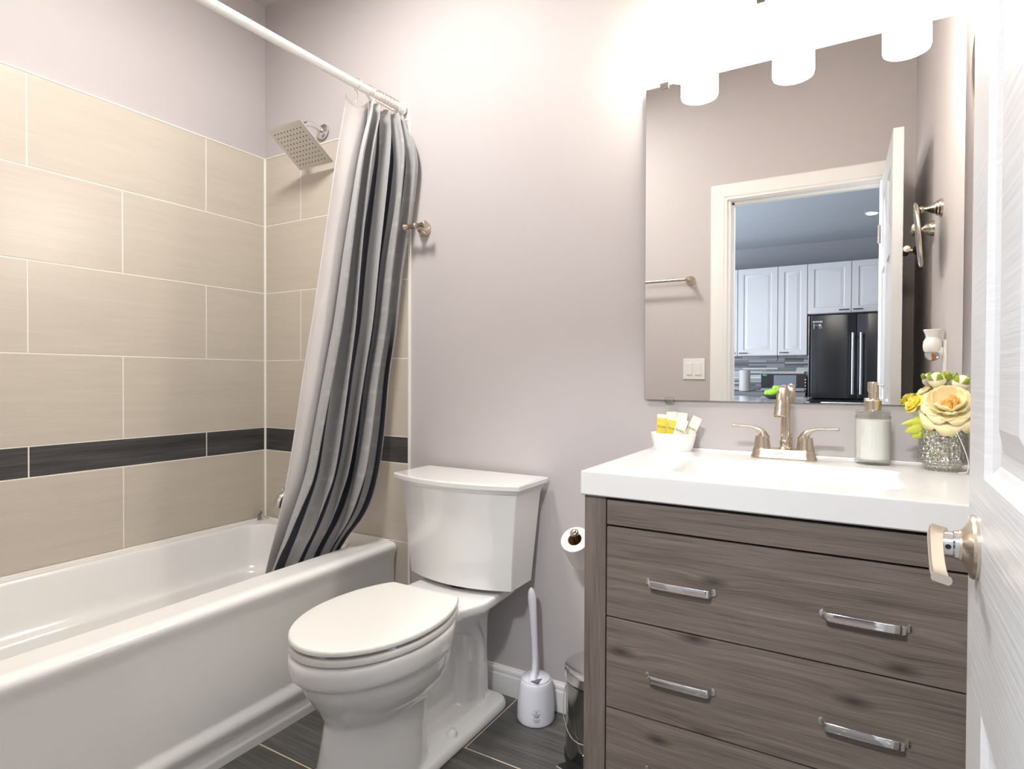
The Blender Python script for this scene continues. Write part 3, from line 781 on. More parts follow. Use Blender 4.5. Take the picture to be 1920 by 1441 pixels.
# ------------------------------------------------------------------ toilet paper on an upward arm
tpa = Vector((0, -.105, .112)).normalized(); tw = Vector((1.644, -.058, .53))
hld = thing('paper_holder', (1.644, 0, .52), 'brushed nickel toilet paper arm angled up from the back wall beside the vanity', 'paper holder')
obj('escutcheon', Lz([(.026,0), (.026,.006), (.02,.011), (.013,.016), (.0095,.022), (.0095,.05)], (1.644, 0, .52), (0,-1,0), n=26), 'nickel', hld)
obj('arm', T([tw+Vector((0,.02,-.012)), tw, tw+tpa*.17], .009, n=16), 'nickel', hld)
obj('arm_knob', Lz([(.009,.165), (.0125,.168), (.0135,.173), (.0105,.177), (.0078,.178), (.0078,.181), (.006,.184), (0,.185)], tw, tpa, n=22, cap1=False), 'nickel', hld)
px_ = tpa.cross(Vector((1,0,0))).normalized()
rc = tw+tpa*.055+px_*(-.011 if px_.z > 0 else .011)
prl = thing('toilet_paper_roll', rc, 'half-used white toilet paper roll hanging on the angled nickel arm', 'toilet paper')
obj('paper', Lz([(.0215,0), (.043,0), (.044,.002), (.044,.098), (.043,.1), (.0215,.1)], rc, tpa, n=40, cap0=False, cap1=False), 'paper', prl, sharp=60)
obj('cardboard_core', Lz([(.0217,.0005), (.0217,.0995), (.0203,.0995), (.0203,.0005), (.0217,.0005)], rc, tpa, n=40, cap0=False, cap1=False), 'cardboard', prl, sharp=60)

# ------------------------------------------------------------------ step can
tc_ = Vector((1.722, -.160, 0))
can = thing('trash_can', tc_, 'small polished steel step bin with domed lid, tucked beside the vanity', 'trash can')
obj('can_body', Lz([(.099,.014), (.1,.016), (.1,.225), (.1022,.226), (.1022,.235), (.1,.236)], tc_, n=64), 'steel_dark', can, sharp=30)
obj('base_ring', Lz([(.101,.0), (.104,.002), (.104,.012), (.1005,.017)], tc_, n=48), 'black_plastic', can)
lidc = obj('can_lid', Lz([(.1005,.237), (.1035,.239), (.104,.243), (.104,.266), (.1015,.270), (.098,.272), (.09,.276), (.065,.283), (.03,.287), (0,.288)], tc_, n=64, cap1=False), 'chrome_soft', can, sharp=25)
obj('lid_hinge', B(tc_.x-.03, tc_.x+.03, tc_.y+.098, tc_.y+.115, .225, .262, bev=.004), 'black_plastic', can)
pdv = Vector((-.30, -.95, 0)).normalized(); pdx = Vector((pdv.y*-1, pdv.x, 0))
def pp(a, b, z): return tc_+pdv*a+pdx*b+Vector((0,0,z))
bm = bmesh.new()
loft(bm, [[pp(a, b, z) for b, z in ((-hw, z0), (hw, z0), (hw, z1), (-hw, z1))] for a, hw, z0, z1 in ((.085,.024,.012,.02), (.11,.028,.012,.02), (.14,.034,.016,.022), (.148,.033,.017,.021))])
obj('pedal', bm, 'black_plastic', can)
obj('pedal_edge', T([pp(.149,-.033,.0205), pp(.149,.033,.0205)], .0025, n=8), 'chrome', can)
bm = bmesh.new()
bl = []
for k in range(17):
    a = math.radians(-90+180*k/16); bl.append(tc_+Vector((-math.cos(a)*.01-.1*abs(math.cos(0))*math.cos(math.radians(90*0)), 0, 0)))
hx = []
pv = Vector((-.92, .2, 0)).normalized()
for s in (-1, 1):
    obj('handle_ear', Lz([(.007,0), (.009,.002), (.008,.006), (0,.008)], tc_+(pv if s > 0 else -pv)*.1+Vector((0,0,.218)), (pv if s > 0 else -pv), n=16, cap1=False), 'white_plastic', can)
side = Vector((-pv.y, pv.x, 0)); 
if side.y > 0: side = -side
pts = []
for k in range(25):
    a = pi*k/24; d = pv*math.cos(a)*.107+side*math.sin(a)*.1075
    pts.append(tc_+d+Vector((0,0,.218-.13*math.sin(a)**1.2)))
obj('bail_handle', T(pts, .0016, n=8), 'chrome', can)

# ------------------------------------------------------------------ vanity cabinet
VX0, VX1, VF = 1.832, 2.606, -.535
CT = .907
van = thing('vanity_cabinet', (2.22, -.27, 0), 'weathered grey-brown wooden vanity cabinet with three wide drawers under the white sink top', 'vanity')
obj('side_panel', B(VX0, VX0+.02, VF+.03, -.016, .001, .851, bev=.0015), 'wood_v', van)
obj('side_panel', B(VX1-.02, VX1, VF+.03, -.016, .001, .851, bev=.0015), 'wood_v', van)
obj('front_post', B(VX0, VX0+.052, VF, VF+.03, .001, .851, bev=.0018), 'wood_v', van)
obj('front_post', B(VX1-.052, VX1, VF, VF+.03, .001, .851, bev=.0018), 'wood_v', van)
obj('top_rail', B(VX0+.054, VX1-.054, VF+.001, VF+.02, .789, .845, bev=.0015), 'wood_plain', van)
obj('carcass_back', B(VX0+.02, VX1-.02, VF+.024, VF+.034, .15, .849), 'dark_gap', van)
obj('back_panel', B(VX0+.02, VX1-.02, -.03, -.018, .15, .84), 'wood_plain', van)
obj('bottom_shelf', B(VX0+.02, VX1-.02, VF+.04, -.03, .15, .168), 'wood_plain', van)
obj('toe_rail', B(VX0+.054, VX1-.054, VF+.002, VF+.02, .10, .166, bev=.0015), 'wood_plain', van)
def pull(x, z, par):
    y = VF-.001
    pts = spline([(x-.073,y-.002,z), (x-.067,y-.0025,z), (x-.0625,y-.008,z), (x-.060,y-.016,z), (x-.055,y-.0195,z), (x,y-.021,z), (x+.055,y-.0195,z), (x+.060,y-.016,z), (x+.0625,y-.008,z), (x+.067,y-.0025,z), (x+.073,y-.002,z)], 4)
    nq = len(pts)
    return obj('drawer_pull', ribbon(pts, (0,0,1), [.0155 if 3 < q < nq-4 else (.009, .0125, .0145, .0155)[min(q, nq-1-q)] for q in range(nq)], .004), 'chrome', par, sharp=50)
for k, (z0, z1) in enumerate(((.5835,.7845), (.3785,.5805), (.172,.3755))):
    d = obj('drawer', B(VX0+.055, VX1-.055, VF-.001, VF+.02, z0, z1, bev=.0018), ('wood_h', 'wood_h2', 'wood_h')[k], van)
    for x in (2.052, 2.386): pull(x, (z0+z1)/2-.006, d)
# sink top with integral basin
top = thing('sink_top', (2.22, -.27, .852), 'thick white one-piece sink top with shallow rectangular basin on the wooden vanity', 'sink')
bm = bmesh.new()
SX0, SX1, SY0, SY1 = 1.826, 2.611, -.547, -.0015
rr_ = lambda x0, x1, y0, y1, r, z: rrect(x0, x1, y0, y1, r, z, 5)
rg = [rr_(SX0+.003, SX1-.003, SY0+.003, SY1, .003, .852), rr_(SX0, SX1, SY0, SY1, .004, .855), rr_(SX0, SX1, SY0, SY1, .004, CT-.004), rr_(SX0+.0012, SX1-.0012, SY0+.0012, SY1-.0012, .004, CT-.001), rr_(SX0+.004, SX1-.004, SY0+.004, SY1-.004, .004, CT)]
bx0, bx1, by0, by1 = 1.98, 2.46, -.455, -.155
for e, dz, r in ((0,0,.05), (.006,.0015,.05), (.014,.008,.05), (.024,.03,.05), (.04,.075,.06), (.06,.092,.07), (.11,.1,.07)):
    rg.append(rr_(bx0+e, bx1-e, by0+e, by1-e, r, CT-dz))
loft(bm, rg); obj('basin_slab', bm, 'counter', top, sharp=30)
obj('sink_drain', Lz([(.0,0), (.022,0), (.022,.002), (.012,.004), (0,.004)], (2.22, -.3, CT-.1), cap0=False, cap1=False), 'chrome', top)
obj('splash_caulk', T([(SX0+.004,-.0035,CT+.001), (SX1-.004,-.0035,CT+.001)], .003, n=8), 'caulk', top)

# ------------------------------------------------------------------ faucet
fa = thing('faucet', (2.203, -.085, CT), 'brushed nickel two-handle faucet with gooseneck spout on the white sink top', 'faucet')
def capsule(z, hl, hw, n=12):
    out = []
    for k in range(n+1):
        a = -pi/2+pi*k/n; out.append((2.203+hl+hw*math.cos(a), -.085+hw*math.sin(a), z))
    for k in range(n+1):
        a = pi/2+pi*k/n; out.append((2.203-hl+hw*math.cos(a), -.085+hw*math.sin(a), z))
    return out
bm = bmesh.new()
loft(bm, [capsule(CT+z, .053, hw) for z, hw in ((.0003,.027), (.003,.0275), (.007,.0262), (.009,.0245), (.022,.0225), (.026,.0205), (.027,.018))])
fb = obj('deck_plate', bm, 'nickel', fa, sharp=35)
text_mesh('brand_lettering', 'MTEL', .0085, 'nickel_light', fb, rotm((1,0,0), (0,.1,1), (2.198, -.1088, CT+.0155)), .0003)
obj('column_ring', Lz([(.0155,.026), (.0165,.028), (.015,.031), (.0128,.033), (.0128,.036), (.0142,.038), (.014,.047), (.012,.05)], (2.207,-.078,CT), n=28), 'nickel', fa)
gp = spline([(2.207,-.078,CT+.04), (2.207,-.078,CT+.1), (2.207,-.078,CT+.14), (2.206,-.084,CT+.168), (2.205,-.104,CT+.183), (2.204,-.128,CT+.179), (2.203,-.147,CT+.158), (2.202,-.155,CT+.135)], 6)
obj('gooseneck_spout', T(gp, [.0118]*(len(gp)-14)+[.0118+.0012*i/14 for i in range(14)], n=20), 'nickel', fa)
td = (gp[-1]-gp[-3]).normalized()
obj('aerator', Lz([(.0128,-.004), (.0146,-.003), (.0146,.003), (.0135,.005), (.0145,.02), (.0135,.0215), (.011,.0205), (.010,.016), (0,.016)], gp[-1], td, n=26, cap1=False), 'nickel', fa)
obj('lift_rod', T([(2.2205,-.066,CT+.026), (2.2205,-.066,CT+.066)], .0028, n=10), 'nickel', fa)
for s in (-1, 1):
    hx_ = 2.203+s*.052
    bm = bmesh.new()
    lathe(bm, [(.0215,.0265), (.0208,.029), (.019,.045), (.0172,.058)], (hx_,-.085,CT), n=26)
    obj('handle_base', bm, 'nickel', fa)
    hpnt = spline([(hx_-s*.004,-.085,CT+.052), (hx_+s*.001,-.086,CT+.067), (hx_+s*.016,-.088,CT+.078), (hx_+s*.040,-.092,CT+.0825), (hx_+s*.076,-.097,CT+.084)], 6)
    nn = len(hpnt)
    obj('lever', T(hpnt, [lerp(.0168, .0085, min(1, i/(nn*.6))) for i in range(nn)], n=18, up=(0,0,1), flat=[lerp(1.0, .42, min(1, i/(nn*.55))) for i in range(nn)]), 'nickel', fa)

# ------------------------------------------------------------------ dish with sachets
bcx, bcy = 1.905, -.058
dish = thing('soap_dish', (bcx, bcy, CT), 'small oval white ceramic dish at the left end of the sink top', 'dish')
obj('dish_body', Lz([(.0,.0), (.78,0), (.80,.003), (.86,.012), (.985,.045), (1.0,.05), (.985,.0515), (.95,.050), (.80,.012), (.70,.006), (0,.005)], (bcx,bcy,CT), n=44, sx=.0665, sy=.044, cap0=False, cap1=False), 'porcelain', dish)
def sachet(x, y, tilt, lean, wid, hgt, mat, label, seal=.011, turn=0):
    p = Vector((x, y, CT+.008)); t = thing('sachet', p, label, 'sachet', 'soap sachets in the oval dish')
    ct_, st_ = math.cos(tilt), math.sin(tilt)
    rot = Matrix.Rotation(turn, 3, 'Z') @ Matrix.Rotation(tilt, 3, 'Y') @ Matrix.Rotation(lean, 3, 'X')
    def q(a, b, d): return p+rot @ Vector((a, d, b))
    def slab(z0, z1, puff, n=6):
        bm = bmesh.new(); fr_, bk_ = [], []
        for j in range(n+1):
            v = j/n
            fr_.append([bm.verts.new(q(wid*(i/n-.5), lerp(z0, z1, v), -.0006-puff*(math.sin(pi*i/n)*math.sin(pi*v))**.6)) for i in range(n+1)])
            bk_.append([bm.verts.new(q(wid*(i/n-.5), lerp(z0, z1, v), .0006+puff*(math.sin(pi*i/n)*math.sin(pi*v))**.6)) for i in range(n+1)])
        for j in range(n):
            for i in range(n):
                bm.faces.new((fr_[j][i], fr_[j][i+1], fr_[j+1][i+1], fr_[j+1][i])); bm.faces.new((bk_[j][i+1], bk_[j][i], bk_[j+1][i], bk_[j+1][i+1]))
        for a in range(n):
            bm.faces.new((fr_[0][a+1], fr_[0][a], bk_[0][a], bk_[0][a+1])); bm.faces.new((fr_[n][a], fr_[n][a+1], bk_[n][a+1], bk_[n][a]))
            bm.faces.new((fr_[a][0], fr_[a+1][0], bk_[a+1][0], bk_[a][0])); bm.faces.new((fr_[a+1][n], fr_[a][n], bk_[a][n], bk_[a+1][n]))
        return bm
    pk = obj('pouch', slab(0, hgt-seal, .0035), mat, t, sharp=60)
    obj('seal_strip', slab(hgt-seal, hgt, 0, 2), 'packet_clear', t, sharp=60)
    text_mesh('print', 'Aveo', .012, 'print_green', pk, rotm(rot @ Vector((1,0,0)), rot @ Vector((0,0,1)), q(0, hgt*.64, -.0046)), .0002)
sachet(1.872, -.066, .06, .08, .030, .098, 'packet_yellow', 'yellow sachet standing at the left end of the oval dish')
sachet(1.897, -.070, .20, .12, .031, .094, 'packet_yellow', 'yellow sachet leaning right in the middle of the oval dish')
sachet(1.897, -.045, -.03, -.1, .030, .104, 'packet_clear', 'clear-topped sachet at the back of the oval dish behind the yellow ones')
sachet(1.917, -.036, .05, -.16, .030, .102, 'packet_clear', 'pale sachet furthest back in the oval dish, mostly hidden', )
sachet(1.912, -.076, .34, .14, .031, .092, 'packet_clear', 'whitish sachet tilted right at the front of the oval dish')
sachet(1.934, -.055, .42, .0, .027, .100, 'packet_clear', 'pale green sachet leaning out over the right end of the oval dish')

# ------------------------------------------------------------------ soap dispenser
dc = Vector((2.404, -.066, CT))
dsp = thing('soap_dispenser', dc, 'clear glass pump dispenser of white soap right of the faucet', 'soap dispenser')
obj('bottle', Lz([(0,.0), (.036,0), (.0385,.003), (.0385,.108), (.0375,.122), (.0385,.126), (.038,.132), (.034,.134), (.020,.135), (.018,.135), (.018,.132), (.036,.128), (.0377,.105), (.0377,.014), (.036,.0115), (0,.011)], dc, n=48, cap0=False, cap1=False), 'bottle_glass', dsp)
obj('liquid_soap', Lz([(0,.0115), (.0355,.012), (.0374,.0145), (.0374,.109), (0,.109)], dc, n=40, cap0=False, cap1=False), 'soap', dsp)
bm = bmesh.new()
for zz in (.117, .008):
    for k in range(34): ball(bm, dc+Vector((.0385*math.cos(2*pi*k/34), .0385*math.sin(2*pi*k/34), zz)), .0022, seg=8)
bd = obj('bead_trim', bm, 'bottle_glass', dsp); bd['kind'] = 'stuff'
obj('pump_collar', Lz([(.0175,.134), (.0185,.136), (.0185,.157), (.017,.159), (.009,.160), (.008,.164)], dc, n=30), 'nickel_light', dsp)
pd = Vector((math.cos(-.35), math.sin(-.35), 0))
obj('pump_neck', Lz([(.0085,.16), (.0085,.177), (.0105,.178), (.0105,.2), (.0095,.203), (0,.2035)], dc, n=24, cap1=False), 'nickel_light', dsp)
obj('nozzle_tip', T([dc+Vector((0,0,.1985)), dc+pd*.014+Vector((0,0,.1985)), dc+pd*.021+Vector((0,0,.1965)), dc+pd*.023+Vector((0,0,.1925))], .0026, n=10), 'chrome', dsp)

# ------------------------------------------------------------------ vase and flowers
vc = Vector((2.543, -.096, CT))
vs = thing('vase', vc, 'clear hammered glass vase on the right end of the sink top', 'vase')
obj('vase_glass', Lz([(0,.0), (.036,0), (.0375,.004), (.0365,.012), (.046,.018), (.0485,.028), (.0475,.07), (.0465,.100), (.045,.104), (.0435,.100), (.0445,.07), (.0455,.03), (.042,.021), (0,.017)], vc, n=56, cap0=False, cap1=False), 'vase_thin', vs)
fdirv = (M.translation-vc); fdirv.z = 0; fdirv.normalize(); rgt = Vector((-fdirv.y, fdirv.x, 0))
def petal(bm, c, up, ang, rad, w, cup, lift, curl=.25, n=7, ruff=0):
    """one cupped petal: base at c, opening round axis `up`"""
    x, y = frame(up); up = Vector(up).normalized(); d = x*math.cos(ang)+y*math.sin(ang); t = up.cross(d)
    rows = []
    for j in range(n+1):
        v = j/n; rr2 = rad*math.sin(v*pi/2*.95); hh = lift*(v**1.4)+cup*rad*v*v-curl*rad*max(0, v-.7)**2*8
        ww = w*math.sin(pi*(.14+.72*v))*.98
        row = []
        for i in range(n+1):
            u_ = (i/n-.5)*2
            row.append(bm.verts.new(Vector(c)+d*(rr2*(1-.10*u_*u_))+t*(ww*u_)+up*(hh+.16*ww*u_*u_*(1 if cup >= 0 else -1)+ruff*math.sin(u_*7+ang*3)*v)))
        rows.append(row)
    for j in range(n):
        for i in range(n): bm.faces.new((rows[j][i], rows[j][i+1], rows[j+1][i+1], rows[j+1][i]))
def solid(o, th=.0009):
    m_ = o.modifiers.new('solid', 'SOLIDIFY'); m_.thickness = th; m_.offset = 0; return o
rng = random.Random(5)
rcn = vc+fdirv*.024+rgt*.010+Vector((0,0,.144)); rup = (fdirv*.72+Vector((0,0,.7))).normalized()
rose = thing('rose_flower', vc+Vector((0,0,.02)), 'large open cream rose with orange heart in the glass vase', 'flower')
bm = bmesh.new()
for k in range(7): petal(bm, rcn, rup, k*2*pi/7+.2, .060, .036, -.12, .004, .55, ruff=.002)
for k in range(7): petal(bm, rcn+rup*.006, rup, k*2*pi/7+.6, .054, .033, .10, .009, .5, ruff=.0018)
for k in range(6): petal(bm, rcn+rup*.008, rup, k*2*pi/6+.1, .043, .030, .45, .012, .25, ruff=.0015)
for k in range(5): petal(bm, rcn+rup*.008, rup, k*2*pi/5+.5, .033, .024, .75, .012, .1)
obj('outer_petals', bm, 'petal', rose, sharp=180); solid(bpy.data.objects['outer_petals'])
bm = bmesh.new()
for k in range(20):
    a = rng.uniform(0, 2*pi); r_ = rng.uniform(.0, .013); x, y = frame(rup)
    petal(bm, rcn+rup*.008+x*r_*math.cos(a)+y*r_*math.sin(a), rup, rng.uniform(0, 6.28), rng.uniform(.006,.013), rng.uniform(.006,.010), .6, rng.uniform(.014,.022), .0, n=4)
solid(obj('heart_petals', bm, 'petal_deep', rose, sharp=180), .0006)
bm = bmesh.new()
for k in range(5): petal(bm, rcn-rup*.006, rup, k*2*pi/5, .045, .011, -.5, -.004, .2)
solid(obj('sepals', bm, 'sepal', rose, sharp=180))
obj('stem', T(spline([rcn-rup*.004, rcn-rup*.03-Vector((0,0,.02)), vc+Vector((.01,.0,.06)), vc+Vector((.018,.01,.022))], 5), .0022, n=8), 'sepal', rose)
obj('leaf', (lambda b: (petal(b, vc+fdirv*.02+Vector((0,0,.095)), fdirv, -1.6, .034, .013, .1, .004), b)[1])(bmesh.new()), 'leaf_dark', rose, sharp=180)
def bud(c, r_, label, name='rose_bud', col='bud_cream', up=(0,0,1), stem_to=None):
    c = Vector(c); up = Vector(up).normalized(); t = thing(name, c, label, 'flower bud', 'rose buds at the top of the vase')
    obj('bud', Lz([(0,-r_), (.6*r_,-.85*r_), (.98*r_,-.3*r_), (1.0*r_,.1*r_), (.82*r_,.62*r_), (.5*r_,.95*r_), (.2*r_,1.1*r_), (0,1.12*r_)], c, up, n=22, cap0=False, cap1=False), col, t, sharp=180)
    bm = bmesh.new()
    for k in range(5): petal(bm, c-up*r_*1.02, up, k*2*pi/5+.3, r_*1.08, r_*.5, 1.0, r_*1.0, .0, n=6)
    solid(obj('sepals', bm, 'sepal', t, sharp=180), .0008)
    obj('stem', T(spline([c-up*r_, c-up*r_*2.2+Vector((0,0,-.01)), vc+Vector((.0,.005,.07)), vc+Vector((-.012,.012,.023))], 5), .0017, n=8), 'sepal', t)
bud(vc+fdirv*-.012+rgt*-.012+Vector((0,0,.208)), .0175, 'cream rose bud in green sepals behind the top of the large rose', up=(-.2,-.2,1))
bud(vc+fdirv*-.006+rgt*.033+Vector((0,0,.202)), .0175, 'cream rose bud at the upper right of the bouquet by the door', up=(.3,-.3,1))
bud(vc+fdirv*-.028+rgt*.006+Vector((0,0,.216)), .011, 'small pointed green bud between the two cream buds', col='sepal', up=(.1,0,1))
yf_ = vc+rgt*-.052+fdirv*.012+Vector((0,0,.150)); yup = (rgt*-.75+fdirv*.35+Vector((0,0,.55))).normalized()
yr = thing('rose_flower', vc+Vector((-.01,0,.02)), 'small yellow-green rose at the left side of the bouquet', 'flower')
bm = bmesh.new()
for R_, n_, w_, cu, li in ((.026,6,.017,.1,.004), (.021,6,.014,.45,.006), (.014,5,.010,.9,.008), (.008,4,.007,1.2,.010)):
    for k in range(n_): petal(bm, yf_, yup, k*2*pi/n_+R_*90, R_, w_, cu, li, .3, n=5)
solid(obj('petals', bm, 'petal_yellow', yr, sharp=180))
obj('stem', T(spline([yf_, yf_-yup*.03, vc+Vector((-.012,-.004,.07)), vc+Vector((-.02,.0,.023))], 5), .0018, n=8), 'sepal', yr)
sg = thing('leaf_sprig', vc+Vector((-.006,0,.02)), 'lime green leaf sprig under the small yellow rose', 'foliage')
bm = bmesh.new()
for a_, l_, w_, zz in ((-.2,.052,.016,.105), (.35,.045,.015,.112), (-.7,.040,.014,.098), (.1,.06,.008,.115)):
    petal(bm, vc+rgt*-.028+fdirv*.012+Vector((0,0,zz)), (rgt*-.1+fdirv*.6+Vector((0,0,.8))), math.atan2(0,1)+0, .0001, .0001, 0, 0) if False else None
    d_ = (rgt*-1+fdirv*.35*math.cos(a_)+Vector((0,0,a_*.5-.1))).normalized(); c_ = vc+rgt*-.024+fdirv*.014+Vector((0,0,zz)); wv = d_.cross(fdirv).normalized()
    rows = []
    for j in range(7):
        v = j/6; ww = w_*math.sin(pi*(.08+.9*v)); ctr = c_+d_*l_*v+Vector((0,0,-.008*v*v))
        rows.append([bm.verts.new(ctr+wv*ww*q+fdirv*(.003*(1-abs(q)))) for q in (-1, 0, 1)])
    for j in range(6):
        for i in range(2): bm.faces.new((rows[j][i], rows[j][i+1], rows[j+1][i+1], rows[j+1][i]))
solid(obj('leaves', bm, 'leaf_lime', sg, sharp=180), .0008)
obj('stem', T([vc+rgt*-.03+fdirv*.014+Vector((0,0,.108)), vc+rgt*-.008+Vector((0,0,.07)), vc+rgt*.012+Vector((0,0,.024))], .0016, n=8), 'sepal', sg)
cord = obj('cord', T(spline([vc+fdirv*.05+rgt*.022+Vector((0,0,.100)), vc+fdirv*.047+rgt*.034+Vector((0,0,.07)), vc+fdirv*.042+rgt*.046+Vector((0,0,.03)), vc+fdirv*.040+rgt*.045+Vector((0,0,.006)), vc+fdirv*.038+rgt*.035+Vector((0,0,.0015)), vc+fdirv*.036+rgt*.030+Vector((0,0,.0015))], 5), .0009, n=6), 'trim_white', None, vc+fdirv*.045+rgt*.04)
tag(cord, 'thin white cord dangling from the bouquet beside the glass vase', 'cord')

# ------------------------------------------------------------------ mirror (hangs a hair out of true)
MX0, MX1, MZ0, MZ1 = 1.803, 2.589, 1.052, 1.997
EX, EZ = .0055, .004
mir = thing('mirror', (2.196, 0, MZ0), 'large frameless rectangular mirror on the wall above the sink top', 'mirror')
def mm(x, z, d): return Vector((x, -.0065+(EX*(x-MX1)-EZ*(z-MZ0)) - d, z))
bm = bmesh.new()
e = .006
rg = [[mm(x, z, d) for x, z in ((MX0+q,MZ0+q), (MX1-q,MZ0+q), (MX1-q,MZ1-q), (MX0+q,MZ1-q))] for q, d in ((0,-.004), (0,-.0006), (.0008,0))]
loft(bm, rg)
for f in bm.faces:
    f.material_index = 1
f = max(bm.faces, key=lambda f: f.calc_area() if f.calc_center_median().y < -.006 and abs(f.normal.y) > .5 else 0)
bm.faces.ensure_lookup_table(); bm.normal_update()
cand = [f for f in bm.faces if f.calc_area() > .5]
min(cand, key=lambda f: f.calc_center_median().y).material_index = 0
glass = obj('mirror_glass', bm, ['mirror_silver', 'mirror_edge'], mir, smooth=False)
for x, z in ((1.86, MZ1), (2.50, MZ1), (1.88, MZ0), (2.49, MZ0)):
    s = 1 if z == MZ1 else -1; p = mm(x, z, 0)
    bm = B(x-.013, x+.013, p.y-.0025, -.0005, min(z, z+s*.008)-.001, max(z, z+s*.008)+.001, bev=.0008)
    box(bm, x-.013, x+.013, p.y-.0032, p.y-.0009, min(z-s*.009, z+s*.004), max(z-s*.009, z+s*.004), bev=.0006)
    obj('mirror_clip', bm, 'glass' if s < 0 else 'chrome', mir)

# ------------------------------------------------------------------ vanity light
vl = thing('vanity_light', (2.21, 0, 2.2), 'three-shade vanity light with glowing white glass cylinders above the mirror', 'wall lamp')
obj('back_plate', B(2.118, 2.302, -.022, 0, 2.156, 2.276, bev=.003), 'steel_dark', vl)
obj('cross_bar', B(1.91, 2.51, -.052, -.036, 2.224, 2.243, bev=.002), 'steel_dark', vl)
obj('bar_stem', B(2.19, 2.23, -.04, -.02, 2.22, 2.247, bev=.002), 'steel_dark', vl)
for sx_ in (1.946, 2.205, 2.473):
    p = Vector((sx_, -.09, 0))
    g_ = obj('glass_shade', Lz([(.0,1.972), (.046,1.970), (.0525,1.973), (.0545,1.980), (.0545,2.165), (.0525,2.172), (.045,2.176), (.02,2.178), (0,2.178)], p, n=48, cap0=False, cap1=False), 'shade_glass', vl)
    obj('shade_cup', Lz([(.024,2.178), (.026,2.18), (.026,2.205), (.018,2.212), (.008,2.214), (.008,2.235)], p, n=28), 'steel_dark', vl)
    obj('arm', T([p+Vector((0,0,2.232)), p+Vector((0,.045,2.233))], .007, n=12), 'steel_dark', vl)

# ceiling lamp
cl = thing('ceiling_lamp', (1.0, -.82, CZ), 'round flush white ceiling lamp above the toilet and tub', 'ceiling lamp')
obj('lamp_base', Lz([(.19,0), (.19,.02), (.18,.024)], (1.0,-.82,CZ), (0,0,-1), n=40), 'trim_white', cl)
obj('lamp_dome', Lz([(.178,.022), (.17,.035), (.13,.05), (.06,.056), (0,.057)], (1.0,-.82,CZ), (0,0,-1), n=40, cap1=False), 'ceiling_lamp_glass', cl)

# ------------------------------------------------------------------ right wall: dark disc, towel ring, hooks, night light
rmx, rmy, rmz, rmr = 2.546, -.63, 1.594, .102
wd_ = thing('shaving_mirror', (RX, -.66, 1.685), 'round nickel-rimmed swivel mirror on a post on the right wall behind the door', 'shaving mirror')
obj('escutcheon', Lz([(.030,0), (.0295,.007), (.025,.011), (.0245,.015), (.019,.02), (.018,.026), (.012,.036), (.0085,.042), (.0075,.056)], (RX,-.66,1.685), (-1,0,0), n=28), 'nickel', wd_)
obj('swivel_eye', ball(bmesh.new(), (RX-.058,-.66,1.685), .011), 'nickel', wd_)
dn = Vector((-1, -.06, -.09)).normalized()
obj('mirror_disc', Lz([(0,-.007), (.095,-.007), (rmr,-.004), (rmr,.002), (rmr-.007,.004), (0,.001)], (rmx,rmy,rmz), dn, n=56, cap0=False, cap1=False), 'dark_disc', wd_)
x_, y_ = frame(dn)
obj('rim', T([Vector((rmx,rmy,rmz))+x_*rmr*math.cos(2*pi*k/56)+y_*rmr*math.sin(2*pi*k/56) for k in range(57)], .005, n=12), 'nickel_light', wd_)
robe_hook((RX, -.885, 1.664), (-1,0,0), (0,1,0), 'brushed nickel robe hook on the right wall beyond the towel ring, seen in the mirror')
robe_hook((RX, -1.3, 1.66), (-1,0,0), (0,1,0), 'robe hook in shadow on the right wall behind the open door, seen in the mirror')
ol = thing('outlet_plate', (RX, -.53, 1.18), 'white wall outlet plate on the right wall, seen in the mirror above the flowers', 'outlet')
obj('plate', B(RX-.006, RX, -.566, -.494, 1.122, 1.238, bev=.002), 'trim_white', ol)
obj('socket', B(RX-.0075, RX-.004, -.548, -.512, 1.132, 1.166, bev=.001), 'seat_plastic', ol)
nl = thing('night_light', (RX-.006, -.545, 1.2), 'white plug-in night light shaped like a little vase on the right wall outlet', 'night light')
obj('plug_body', T(spline([(RX-.0065,-.545,1.203), (RX-.014,-.545,1.203), (RX-.021,-.545,1.207), (RX-.03,-.545,1.215)], 4), .0165, n=18), 'trim_white', nl)
obj('vase_shade', Lz([(.019,0), (.0245,.008), (.0262,.022), (.0245,.036), (.018,.048), (.0195,.058), (.0255,.072), (.0235,.0735), (.0170,.06), (.015,.05)], (RX-.033,-.545,1.199), n=28), 'trim_white', nl)
obj('bulb_lens', Lz([(0,-.026), (.010,-.024), (.0175,-.017), (.0205,-.006), (.0205,.001), (0,.001)], (RX-.033,-.545,1.198), n=24, cap0=False, cap1=False), 'glass', nl)
obj('amber_sensor', B(RX-.034, RX-.026, -.553, -.541, 1.18, 1.1955, bev=.001), 'amber', nl)

